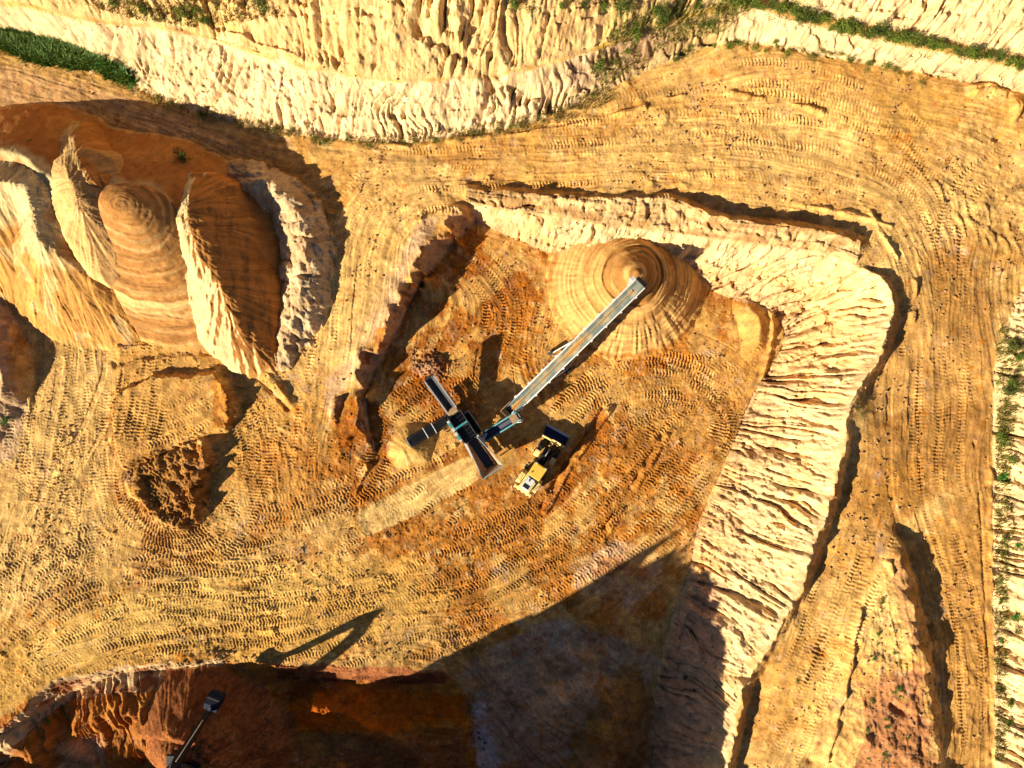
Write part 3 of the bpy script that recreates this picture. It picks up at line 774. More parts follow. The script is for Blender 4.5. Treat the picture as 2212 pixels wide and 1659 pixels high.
mix(npoly([(1240,1210),(1330,1160),(1420,1190),(1440,1260),(1360,1310),(1230,1280)], 10, 1.8, 60, 1.7), WHITE, .6)
mix(npoly([(1300,1200),(1400,1220),(1400,1260),(1280,1240)], 3, 1, 61, 1.2), RUST, .6)
mix(npoly([(1250,1010),(1310,870),(1335,890),(1200,1120),(1150,1110)], 4, 1, 62, 1.3), RUST, .8)
mix(npoly([(1460,1190),(1520,1040),(1560,1020),(1530,1100),(1490,1230)], 3, 1, 63, 1.3), RUST, .5)
mix(pit_soil * sstep(.54, .66, .6 * f2 + .4 * f5), RUST * .8, .55)
mix(pit_soil * (1 - sstep(.33, .6, smooth)), np.array([.64,.43,.19], np.float32), .6)
mix(pit_soil * sstep(.56, .68, .5 * fbm(GX / 3, GY / 3, 318, 4) + .5 * fbm(GX / .8, GY / .8, 319, 3)), PALE, .65)
mix(sstep(.25, .6, ramp_m + (f2 - .5) * .35), np.array([.74,.53,.26], np.float32), .95)
# ground west and south of the pit
mix(npoly([(-40,860),(250,700),(240,850),(240,1000),(200,1200),(60,1330),(-40,1340)], 14, 3, 64), PALE, .8)
mix(npoly([(-40,1420),(200,1320),(600,1230),(900,1200),(1000,1300),(700,1420),(300,1430),(-40,1550)], 12, 3, 65), YELL, .7)
mix(npoly([(60,1380),(300,1270),(560,1210),(760,1240),(620,1330),(300,1370),(80,1460)], 14, 2.5, 465, 1.2), np.array([.66,.46,.20], np.float32), .75)
mix(npoly([(1000,440),(945,492),(885,582),(845,680),(792,752),(745,840),(722,910),(695,870),(735,760),(795,670),(835,570),(905,480)], 5, 1.2, 466, 1.3), np.array([.60,.43,.28], np.float32), .75)
mix(npoly([(755,830),(775,900),(790,960),(770,1000),(725,960),(715,880)], 4, 1, 467, 1.4), DKRED * 1.4, .5)
mix(npoly([(240,720),(420,720),(640,860),(560,1000),(440,1150),(260,1060)], 6, 1.5, 66), TAN, .8)
mix(npoly([(420,960),(470,980),(450,1060),(430,1140),(380,1130),(400,1030)], 3, .8, 67), RUST, .8)
mix(npoly([(455,812),(500,840),(508,915),(465,925)], 2, .8, 68), ORANG, .9)
mix(npoly([(250,1030),(340,960),(420,1000),(450,960),(470,1000),(430,1150),(330,1110)], 6, 1.1, 69, 1.5), BROWN * .9, .8)
mix(npoly([(500,980),(680,900),(720,1100),(560,1150)], 8, 1.5, 70, 1.3), ORANG, .4)
mix(npoly([(-40,640),(20,660),(60,880),(30,1000),(-40,1000)], 3, 1, 71), GREY, .7)
# haul roads
road = poly([(-60,95),(240,170),(420,255),(650,300),(880,318),(1100,285),(1290,220),(1400,170),(1560,100),(1760,125),(2290,220),(2290,560),(2180,700),(2148,900),(2148,1720),
             (1560,1720),(1600,1560),(1620,1490),(1700,1350),(1800,1090),(1840,930),(1900,780),(1930,620),(1860,500),(1560,455),(1010,400),(900,480),(850,600),(800,700),(740,840),(700,900),(640,880),
             (660,720),(700,560),(690,450),(620,390),(500,350),(380,300),(200,230),(-60,230)], 2)
mix(road * sstep(.5, .75, f1), PALE, .35)
mix(npoly([(-60,110),(240,180),(560,290),(640,330),(500,350),(-60,230)], 6, 2, 72), np.array([.42,.27,.13], np.float32), .7)
mix(npoly([(780,320),(1000,360),(900,480),(780,760),(690,820),(720,560)], 10, 2, 73), PALE, .6)
mix(npoly([(1400,250),(1900,280),(1800,360),(1500,390),(1200,370)], 10, 3, 74), PALE, .55)
mix(npoly([(1850,150),(2100,190),(2080,260),(1980,300),(1880,230)], 20, 2, 75, 1.6), np.array([.44,.27,.10], np.float32), .5)
mix(npoly([(1560,170),(1900,240),(1960,330),(1800,260)], 8, 2, 76, 1.2), YELL, .45)
mix(npoly([(1990,560),(2060,520),(2150,640),(2140,760),(2050,720)], 5, 1.2, 77, 1.5), BROWN, .6)
mix(npoly([(1900,600),(2140,640),(2148,1000),(1880,1180),(1830,1120)], 14, 2.5, 478, 1.2), np.array([.41,.235,.10], np.float32), .65)
mix(npoly([(-60,120),(240,200),(480,290),(560,330),(420,320),(200,235),(-60,230)], 8, 2, 479, 1.0), np.array([.40,.27,.16], np.float32), .6)
mix(npoly([(1880,900),(2140,860),(2140,1000),(2000,1030),(1890,1110)], 7, 1.8, 78, 1.3), BROWN, .5)
mix(npoly([(1855,1030),(1990,980),(2010,1060),(1960,1110),(1880,1120),(1840,1080)], 12, 1.6, 79, 1.3), np.array([.40,.22,.085], np.float32), .7)
mix(npoly([(2040,1080),(2148,980),(2148,1720),(2040,1720)], 8, 2, 80, 1.0), np.array([.40,.23,.095], np.float32), .7)
mix(npoly([(1890,1460),(1985,1440),(2015,1720),(1830,1720)], 10, 1.4, 81, 1.7), np.array([.34,.17,.095], np.float32), .9)
mix(npoly([(1900,1190),(1960,1260),(1990,1420),(1860,1430),(1850,1340)], 6, 1.4, 82, 1.1), PALE, .8)
mix(npoly([(1920,1150),(1960,1260),(1990,1400),(1965,1400),(1930,1280)], 3, .8, 83, 1.2), np.array([.36,.20,.11], np.float32), .7)
# lower working in the south
low = npoly([(-60,1600),(60,1510),(200,1452),(420,1430),(600,1440),(960,1450),(1010,1500),(1050,1600),(1060,1720),(-60,1720)], 4, 1.6, 84, .7)
mix(low, RUST, .85)
mix(npoly([(620,1490),(1000,1500),(1000,1550),(900,1570),(640,1570)], 5, 1.2, 85, 1.0), np.array([.44,.13,.03], np.float32), .85)
mix(npoly([(620,1440),(700,1445),(690,1530),(620,1530)], 4, .9, 86, 1.1), DKRED, .8)
mix(npoly([(560,1580),(1000,1600),(1000,1720),(560,1720)], 8, 1.6, 87, 1.2), np.array([.20,.11,.06], np.float32), .7)
mix(npoly([(1060,1400),(1200,1330),(1420,1420),(1410,1720),(1080,1720),(980,1450)], 14, 2.5, 88, 1.4), GREY, .75)
mix(npoly([(1230,1600),(1350,1420),(1410,1500),(1400,1720),(1230,1720)], 14, 2, 89, 1.5), np.array([.30,.16,.06], np.float32), .8)
mix(npoly([(1016,1520),(1046,1515),(1065,1580),(1080,1720),(1040,1720),(1025,1600)], 3, 1, 90, .7), np.array([.55,.50,.45], np.float32), .9)
mix(npoly([(1110,1340),(1240,1350),(1300,1420),(1230,1430)], 3, 1, 91, 1.2), WHITE, .6)
mix(npoly([(380,1420),(480,1405),(480,1425),(380,1435)], 2, .8, 92, 1.2), BROWN, .6)
mix(npoly([(120,1610),(220,1590),(240,1720),(110,1720)], 3, 1, 93), PINK, .7)
mix(lowm * sstep(.5, .66, .5 * f2 + .5 * f5), np.array([.46,.24,.09], np.float32), .6)
mix(lowm * sstep(.52, .68, .5 * fbm(GX / 1.6, GY / 1.6, 468, 4) + .5 * f3), DKRED, .6)
mix(npoly([(600,1520),(720,1500),(1000,1510),(1010,1560),(850,1580),(640,1585)], 6, 1.5, 469, 1.4), np.array([.50,.155,.035], np.float32), .75)
# cut faces
def facecol(wid, a, b, lo=.4, hi=.62, seed=320, stretch=4.0):
    m = WID == wid
    s = np.where(m, WS, 0); t = np.where(m, WT, 0)
    n = .55 * fbm(s / 6, t * stretch, seed, 3) + .45 * fbm(GX / .9, GY / .9, seed + 5, 3)
    k = sstep(lo, hi, n)[..., None]
    c = a * (1 - k) + b * k
    mm = blur(m.astype(np.float32), 4)[..., None]
    Cc[:] = Cc * (1 - mm) + c.astype(np.float32) * mm
facecol(1, CREAM, np.array([.76,.54,.28], np.float32), seed=320)
facecol(2, YELL, np.array([.66,.47,.20], np.float32), seed=330)
facecol(3, CREAM, np.array([.72,.48,.20], np.float32), .46, .66, 340)
facecol(4, np.array([.36,.21,.08], np.float32), np.array([.56,.38,.17], np.float32), .42, .6, seed=350)
facecol(5, np.array([.46,.29,.15], np.float32), RUST, .5, .65, 360)
facecol(6, np.array([.52,.36,.18], np.float32), RUST, .45, .6, 370)
facecol(7, RUST, DKRED, seed=380)
facecol(8, BROWN, GREY, seed=390)
facecol(9, CREAM, np.array([.74,.52,.24], np.float32), seed=400)
# upper face: paler at the right, bands of pink at its foot, stained lower west wall
w2m = blur((WID == 2).astype(np.float32), 3)
mix(w2m * sstep(20, 34, GX), CREAM, .75)
mix(npoly([(150,0),(520,0),(520,70),(300,40)], 5, 1.5, 94, 1.2), STRAW, .45)
mix(npoly([(1330,0),(1640,0),(1560,90),(1380,150),(1300,190),(1270,140)], 6, 1.5, 95, 1.1), STRAW, .55)
mix(npoly([(1150,150),(1260,130),(1400,60),(1480,40),(1440,110),(1280,180)], 3, 1, 96, 1.2), PINK, .55)
mix(blur((WID == 3).astype(np.float32), 2) * sstep(.45, .8, np.where(WID == 3, WT, 0) + (f2 - .5) * .9) * sstep(.4, .2, np.clip((GY + 2) / 30, 0, 1) * 0 + .2), ORANG, .38)
mix(npoly([(1500,1240),(1560,1260),(1560,1400),(1520,1720),(1400,1720),(1440,1400)], 6, 1.6, 97, 1.1), np.array([.42,.25,.15], np.float32), .65)
mix(npoly([(1760,690),(1800,680),(1810,720),(1770,740)], 3, .8, 98, 1.2), ORANG, .35)
# damp foot line and dust, tyre-packed strips, speckle
Cc *= (1 + TT * 1.4)[..., None]
Cc *= (1 + np.clip((G1 * .036 + G2 * .062) * (.4 + 1.0 * sstep(.35, .65, fbm(GX / 5, GY / 5, 661, 3))), -.4, .45) * np.where(flat, 1, .25))[..., None]
Cc *= (.62 + .76 * f3)[..., None]
Cc *= (.78 + .44 * f2)[..., None]
# deep gullies: shade painted into the soil colour on top of dark washed-out soil
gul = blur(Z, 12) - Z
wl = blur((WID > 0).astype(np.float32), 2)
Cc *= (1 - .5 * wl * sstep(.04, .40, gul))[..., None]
lum = (Cc @ np.array([.3, .6, .1], np.float32))[..., None]
Cc[:] = np.clip(lum + (Cc - lum) * (1.28 - .24 * wl)[..., None], .004, .85)
Cc[..., 1] *= .965
spk = vnoise(GX / .13, GY / .13, 410)
Cc *= (1 - .30 * sstep(.80, .95, spk) * (1 - .8 * ramp_m))[..., None]

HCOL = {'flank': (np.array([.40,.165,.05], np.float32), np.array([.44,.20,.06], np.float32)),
        'ridge': (np.array([.50,.25,.075], np.float32), CREAM * .95),
        'point': (PALE, SAND), 'back': (SAND, PALE), 'banded': (np.array([.58,.35,.145], np.float32), np.array([.36,.17,.055], np.float32)),
        'white': (CREAM, PALE), 'berm': (np.array([.58,.42,.24], np.float32), np.array([.46,.30,.16], np.float32)),
        'fines': (np.array([.66,.42,.15], np.float32), np.array([.56,.32,.10], np.float32)), 'reject': (np.array([.22,.10,.05], np.float32), np.array([.42,.22,.12], np.float32)),
        'cone': (np.array([.55,.315,.115], np.float32), np.array([.37,.18,.055], np.float32)),
        'digger': (np.array([.22,.075,.025], np.float32), np.array([.30,.11,.035], np.float32))}

# ------------------------------------------------------------------ meshes out of the grid
def grid_mesh(name, Zarr, mask, colr, mat, w=None):
    """cells of the grid under `mask` (cell-sized) as one smooth mesh with its soil colour"""
    sl = w or (slice(0, NY), slice(0, NX))
    gx_, gy_ = GX[sl], GY[sl]
    ny, nx = gx_.shape
    vm = np.zeros((ny, nx), bool)
    vm[:-1, :-1] |= mask; vm[1:, :-1] |= mask; vm[:-1, 1:] |= mask; vm[1:, 1:] |= mask
    idx = np.full((ny, nx), -1, np.int32); idx[vm] = np.arange(vm.sum(), dtype=np.int32)
    co = np.stack([gx_[vm], gy_[vm], Zarr[vm]], 1).astype(np.float32)
    q = np.stack([idx[:-1, :-1][mask], idx[:-1, 1:][mask], idx[1:, 1:][mask], idx[1:, :-1][mask]], 1)
    me = bpy.data.meshes.new(name)
    me.vertices.add(len(co)); me.vertices.foreach_set('co', co.ravel())
    me.loops.add(q.size); me.loops.foreach_set('vertex_index', q.ravel().astype(np.int32))
    me.polygons.add(len(q)); me.polygons.foreach_set('loop_start', (np.arange(len(q)) * 4).astype(np.int32))
    me.polygons.foreach_set('use_smooth', np.ones(len(q), bool))
    me.update(calc_edges=True)
    a = me.color_attributes.new('soil', 'FLOAT_COLOR', 'POINT')
    c = np.ones((len(co), 4), np.float32); c[:, :3] = colr[vm]
    a.data.foreach_set('color', c.ravel())
    me.materials.append(mat)
    o = bpy.data.objects.new(name, me); COL.objects.link(o)
    return o

def soil_material(name, bump=.05, fine=1.0):
    m = bpy.data.materials.new(name); m.use_nodes = True
    nt = m.node_tree; N = nt.nodes; L = nt.links
    b = N['Principled BSDF']; b.inputs['Roughness'].default_value = .95
    b.inputs['Specular IOR Level'].default_value = .12
    at = N.new('ShaderNodeAttribute'); at.attribute_name = 'soil'
    tc = N.new('ShaderNodeTexCoord')
    n1_ = N.new('ShaderNodeTexNoise'); n1_.inputs['Scale'].default_value = 7.0 * fine; n1_.inputs['Detail'].default_value = 5
    n2_ = N.new('ShaderNodeTexNoise'); n2_.inputs['Scale'].default_value = 1.1; n2_.inputs['Detail'].default_value = 6
    for n in (n1_, n2_): L.new(tc.outputs['Object'], n.inputs['Vector'])
    r1 = N.new('ShaderNodeMapRange'); r1.inputs['From Min'].default_value = .3; r1.inputs['From Max'].default_value = .7
    r1.inputs['To Min'].default_value = .72; r1.inputs['To Max'].default_value = 1.22
    L.new(n1_.outputs['Fac'], r1.inputs['Value'])
    r2 = N.new('ShaderNodeMapRange'); r2.inputs['From Min'].default_value = .3; r2.inputs['From Max'].default_value = .7
    r2.inputs['To Min'].default_value = .86; r2.inputs['To Max'].default_value = 1.12
    L.new(n2_.outputs['Fac'], r2.inputs['Value'])
    mu = N.new('ShaderNodeMath'); mu.operation = 'MULTIPLY'
    L.new(r1.outputs[0], mu.inputs[0]); L.new(r2.outputs[0], mu.inputs[1])
    vm = N.new('ShaderNodeVectorMath'); vm.operation = 'SCALE'
    L.new(at.outputs['Color'], vm.inputs[0]); L.new(mu.outputs[0], vm.inputs['Scale'])
    L.new(vm.outputs[0], b.inputs['Base Color'])
    bp = N.new('ShaderNodeBump'); bp.inputs['Strength'].default_value = .7; bp.inputs['Distance'].default_value = bump
    L.new(n1_.outputs['Fac'], bp.inputs['Height']); L.new(bp.outputs[0], b.inputs['Normal'])
    return m
M_soil = soil_material('quarry_soil', .07)
M_road = soil_material('packed_road_soil', .04)
M_face = soil_material('cut_face_soil', .09)
M_sand = soil_material('loose_sand', .03, 1.6)

def structure(o, name=None):
    o['kind'] = 'structure'; return o
# split: cut faces / haul roads / everything else, along existing cell borders
cliffv = blur(((WID == 1) | (WID == 2) | (WID == 9)).astype(np.float32), 6) > .5
yy_w = np.interp(gx, [wline(c2b)[i, 0] for i in range(len(c2b))], [wline(c2b)[i, 1] for i in range(len(c2b))])
cliffv |= GY > yy_w[None] - .3
wallv = blur(((WID == 3) | (WID == 4) | (WID == 5)).astype(np.float32), 6) > .5
roadv = (road > .5) & ~cliffv & ~wallv
cm = cliffv[:-1, :-1]; wm = wallv[:-1, :-1] & ~cm; rm = roadv[:-1, :-1]
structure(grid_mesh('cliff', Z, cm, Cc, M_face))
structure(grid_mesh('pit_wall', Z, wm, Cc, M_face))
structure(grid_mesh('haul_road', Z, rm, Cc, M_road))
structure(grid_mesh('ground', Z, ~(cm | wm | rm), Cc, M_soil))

# far land beyond the quarry, down to the horizon
def far_land():
    bm = bmesh.new()
    ring = []
    xs = np.linspace(X0, gx[-1], 34); ys = np.linspace(Y0, gy[-1], 26)
    peri = [(x, Y0) for x in xs] + [(gx[-1], y) for y in ys[1:]] + [(x, gy[-1]) for x in xs[::-1][1:]] + [(X0, y) for y in ys[::-1][1:-1]]
    prev = None
    for k, f in enumerate([1.0, 1.12, 1.35, 1.9, 3.2, 6, 14, 40, 120]):
        cur = []
        for (x, y) in peri:
            z0 = float(zat(x, y)[0]) - .02
            X, Y = x * f, y * f
            z = z0 if k == 0 else z0 * max(0, 1 - (f - 1) / .9) + 20 * min(1, (f - 1) / .9) + 3 * math.sin(X * .013 + 1) * math.sin(Y * .011) * min(1, f - 1)
            cur.append(bm.verts.new((X, Y, z)))
        if prev:
            n = len(cur)
            for i in range(n):
                bm.faces.new((prev[i], prev[(i + 1) % n], cur[(i + 1) % n], cur[i]))
        prev = cur
    bm.normal_update()
    me = bpy.data.meshes.new('terrain'); bm.to_mesh(me); bm.free()
    m = bpy.data.materials.new('dry_scrub_land'); m.use_nodes = True
    N = m.node_tree.nodes; L = m.node_tree.links
    b = N['Principled BSDF']; b.inputs['Roughness'].default_value = .95
    n = N.new('ShaderNodeTexNoise'); n.inputs['Scale'].default_value = .08; n.inputs['Detail'].default_value = 8
    r = N.new('ShaderNodeValToRGB'); r.color_ramp.elements[0].position = .4; r.color_ramp.elements[1].position = .62
    r.color_ramp.elements[0].color = (.07, .09, .025, 1); r.color_ramp.elements[1].color = (.42, .28, .12, 1)
    tc = N.new('ShaderNodeTexCoord'); L.new(tc.outputs['Object'], n.inputs['Vector'])
    L.new(n.outputs['Fac'], r.inputs['Fac']); L.new(r.outputs['Color'], b.inputs['Base Color'])
    me.materials.append(m)
    o = bpy.data.objects.new('terrain', me); COL.objects.link(o); o['kind'] = 'structure'
far_land()

HINFO = {
 'flank': ('sand_pile', 'long smooth brown sand slope in shade at the upper left, curving round above the berm', 'sand pile'),
 'ridge': ('sand_pile', 'tall pale mound at the left edge with an orange face sloping to wheel tracks', 'sand pile'),
 'point': ('sand_pile', 'small sharp-pointed sunlit sand heap rising against the shaded brown slope', 'sand pile'),
 'back': ('sand_pile', 'narrow sand heap squeezed between the pale mound and the banded heap', 'sand pile'),
 'banded': ('sand_pile', 'big rounded sand heap banded with curved stripes, tallest in the middle of the heaps', 'sand pile'),
 'white': ('sand_pile', 'bright white-topped sand ridge east of the banded heap, below the shaded slope', 'sand pile'),
 'berm': ('earth_berm', 'lumpy pale earth berm curving between the shaded sand slope and the ramp road', 'berm'),
 'fines': ('sand_pile', 'little yellow sand heap under the end of the screener side conveyor', 'sand pile'),
 'reject': ('rubble_pile', 'small heap of reddish rubble below the end of the screener tail conveyor', 'rubble'),
 'cone': ('sand_pile', 'large ringed cone of orange sand under the head of the long stacker conveyor', 'sand pile'),
 'digger': ('earth_pile', 'red-brown earth heap with a smooth round shaded slope carrying the excavator', 'earth pile')}
ZT = Z.copy()
for k, w, h in HEAPS: ZT[w] = np.maximum(ZT[w], h)
for k, w, h in HEAPS:
    near = h > ZT[w] - .22
    near = blur(near.astype(np.float32), 2) > .02
    cmk = near[:-1, :-1] & near[1:, 1:] & near[:-1, 1:] & near[1:, :-1]
    a, b = HCOL[k]
    x, y = GX[w], GY[w]
    n = fbm(x / 1.8, y / 1.8, 500, 4)
    kk = sstep(.42, .62, n)
    if k == 'cone':
        kk = sstep(.40, .66, .8 * vnoise(rr * 1.9, rr * 0, 503) + .35 * n - .05) if False else sstep(.35, .65, .75 * vnoise((np.hypot(x - acx, y - acy) + (n - .5) * .8) * 1.9, x * 0, 503) + .25 * n)
    if k == 'banded':
        r_ = RB
        kk = sstep(.30, .62, .45 * vnoise(r_ * 1.1, x * 0, 505) + .4 * vnoise(r_ * 2.6, x * 0, 506) + .15 * n)
    if k == 'ridge':
        kk = sstep(8.2, 10.6, h + (n - .5) * 4)
        kk = np.maximum(kk, sstep(.6, .7, n) * .5)
    if k == 'flank':
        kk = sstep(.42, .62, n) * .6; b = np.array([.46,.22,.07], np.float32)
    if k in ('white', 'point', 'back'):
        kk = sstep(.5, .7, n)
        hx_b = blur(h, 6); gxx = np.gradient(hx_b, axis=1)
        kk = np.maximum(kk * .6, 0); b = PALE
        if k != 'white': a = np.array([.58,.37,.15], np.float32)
        east = sstep(.02, -.03, gxx / D)  # east-facing sides browned: shade away from the sun, put into the colour
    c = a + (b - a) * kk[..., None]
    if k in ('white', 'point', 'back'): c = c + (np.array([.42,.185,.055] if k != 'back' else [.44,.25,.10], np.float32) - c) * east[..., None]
    if k == 'flank':
        c = c + (CREAM * .9 - c) * sstep(9.9, 10.7, h + (n - .5) * 1.2)[..., None]
    c = c * (.82 + .36 * fbm(x / .45, y / .45, 510, 3))[..., None]
    gk = {'banded': .16, 'cone': .10, 'flank': .03, 'ridge': .14, 'digger': .05}.get(k, .10)
    c = c * (1 + np.clip(G1[w] * .5 + G2[w], -2.2, 2.2) * gk)[..., None]
    lu = (c @ np.array([.3, .6, .1]))[..., None]; c = np.clip(lu + (c - lu) * 1.06, .004, .85)
    if k in ('reject', 'digger'):
        c = c * (.6 + .8 * vnoise(x / .22, y / .22, 515))[..., None]
    elif k == 'flank':      # foot prints and crumbs that have rolled down
        c = c * (1 - .5 * sstep(.82, .9, vnoise(x / .3, y / .3, 516)) * sstep(.55, .7, fbm(x / 4, y / 4, 517, 2)))[..., None]
    g_ = Cc[w]; tb = sstep(.0, .45, h - Z[w] + (fbm(x / .7, y / .7, 520, 3) - .5) * .6)[..., None]
    c = g_ * (1 - tb) + c * tb
    nm, lab, cat = HINFO[k]
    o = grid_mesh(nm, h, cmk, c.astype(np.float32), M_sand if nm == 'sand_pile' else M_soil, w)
    o['label'] = lab; o['category'] = cat

# ------------------------------------------------------------------ camera, sky, sun
cam = bpy.data.cameras.new('drone_camera'); co_ = bpy.data.objects.new('drone_camera', cam); COL.objects.link(co_)
co_.location = (0, 0, CAM_H); co_.rotation_euler = (0, 0, 0)
cam.sensor_fit = 'HORIZONTAL'; cam.sensor_width = 36
cam.lens = 36 * CAM_H / (2212 * S); cam.clip_end = 30000; cam.clip_start = .5
scene.camera = co_

SUN_EL = math.radians(22.5)
AZ = math.radians(34)      # light travels towards +x +y in plan
sun_dir = Vector((-math.cos(AZ) * math.cos(SUN_EL), -math.sin(AZ) * math.cos(SUN_EL), math.sin(SUN_EL)))   # to the sun
sl_ = bpy.data.lights.new('sun', 'SUN'); sl_.energy = 5.0; sl_.angle = math.radians(.5); sl_.color = (1, .88, .68)
so = bpy.data.objects.new('sun', sl_); COL.objects.link(so)
so.rotation_euler = (-sun_dir).to_track_quat('-Z', 'Y').to_euler()
wd = bpy.data.worlds.new('World'); scene.world = wd; wd.use_nodes = True
N = wd.node_tree.nodes; L = wd.node_tree.links
sky = N.new('ShaderNodeTexSky'); sky.sky_type = 'NISHITA'; sky.sun_disc = False
sky.sun_elevation = SUN_EL; sky.altitude = 1200; sky.air_density = .6; sky.dust_density = .2
sky.sun_rotation = math.atan2(sun_dir.x, sun_dir.y)
L.new(sky.outputs['Color'], N['Background'].inputs['Color'])
N['Background'].inputs['Strength'].default_value = .05
scene.view_settings.view_transform = 'Standard'; scene.view_settings.look = 'None'
scene.view_settings.exposure = 1.15; scene.view_settings.gamma = 1
# ------------------------------------------------------------------ machine materials
def paint(name, col, rough=.5, metal=0.0, dust=.35, dcol=(.42, .25, .11), scale=3.0, streak=False):
    m = bpy.data.materials.new(name); m.use_nodes = True
    N = m.node_tree.nodes; L = m.node_tree.links
    b = N['Principled BSDF']; b.inputs['Roughness'].default_value = rough; b.inputs['Metallic'].default_value = metal
    tc = N.new('ShaderNodeTexCoord'); n = N.new('ShaderNodeTexNoise'); n.inputs['Scale'].default_value = scale; n.inputs['Detail'].default_value = 8
    L.new(tc.outputs['Object'], n.inputs['Vector'])
    r = N.new('ShaderNodeMapRange'); r.inputs['From Min'].default_value = .42; r.inputs['From Max'].default_value = .72
    r.inputs['To Min'].default_value = 0; r.inputs['To Max'].default_value = dust; r.clamp = True
    L.new(n.outputs['Fac'], r.inputs['Value'])
    mx = N.new('ShaderNodeMix'); mx.data_type = 'RGBA'
    mx.inputs['A'].default_value = (*col, 1); mx.inputs['B'].default_value = (*dcol, 1)
    L.new(r.outputs[0], mx.inputs['Factor']); L.new(mx.outputs['Result'], b.inputs['Base Color'])
    ro = N.new('ShaderNodeMath'); ro.operation = 'MULTIPLY_ADD'; ro.inputs[1].default_value = .5; ro.inputs[2].default_value = rough
    L.new(r.outputs[0], ro.inputs[0]); L.new(ro.outputs[0], b.inputs['Roughness'])
    return m
P_yel = paint('yellow_paint', (.80, .50, .06), .42, dust=.4)
P_yel2 = paint('dusty_yellow_paint', (.78, .58, .20), .5, dust=.5)
P_white = paint('pale_grey_paint', (.52, .55, .56), .45, dust=.25)
P_black = paint('black_steel', (.012, .012, .014), .5, .3, dust=.12, dcol=(.10, .06, .03))
P_dark = paint('dark_steel', (.035, .04, .045), .5, .4, dust=.25, dcol=(.18, .11, .05))
P_blue = paint('worn_blue_steel', (.010, .026, .075), .55, 0, dust=.12, dcol=(.10, .065, .035))
P_belt = paint('rubber_belt', (.012, .014, .018), .6, dust=.12, dcol=(.12, .08, .04))
P_beltb = paint('blue_black_belt', (.010, .016, .040), .45, dust=.08, dcol=(.10, .08, .06))
P_beltl = paint('sandy_belt', (.10, .14, .125), .6, dust=.62, dcol=(.58, .40, .19), scale=.8)
P_teal = paint('teal_paint', (.015, .26, .30), .4, dust=.25)
P_galv = paint('galvanised_steel', (.62, .64, .62), .4, .5, dust=.25)
P_tyre = paint('tyre_rubber', (.016, .015, .015), .8, dust=.35, dcol=(.14, .085, .04))
P_rust = paint('rusty_liner', (.34, .20, .10), .7, dust=.5, dcol=(.60, .42, .22))
P_red = paint('red_paint', (.30, .04, .02), .5, dust=.3)
P_glass = bpy.data.materials.new('cab_glass'); P_glass.use_nodes = True
_b = P_glass.node_tree.nodes['Principled BSDF']; _b.inputs['Base Color'].default_value = (.02, .03, .035, 1); _b.inputs['Roughness'].default_value = .06
_b.inputs['IOR'].default_value = 1.5

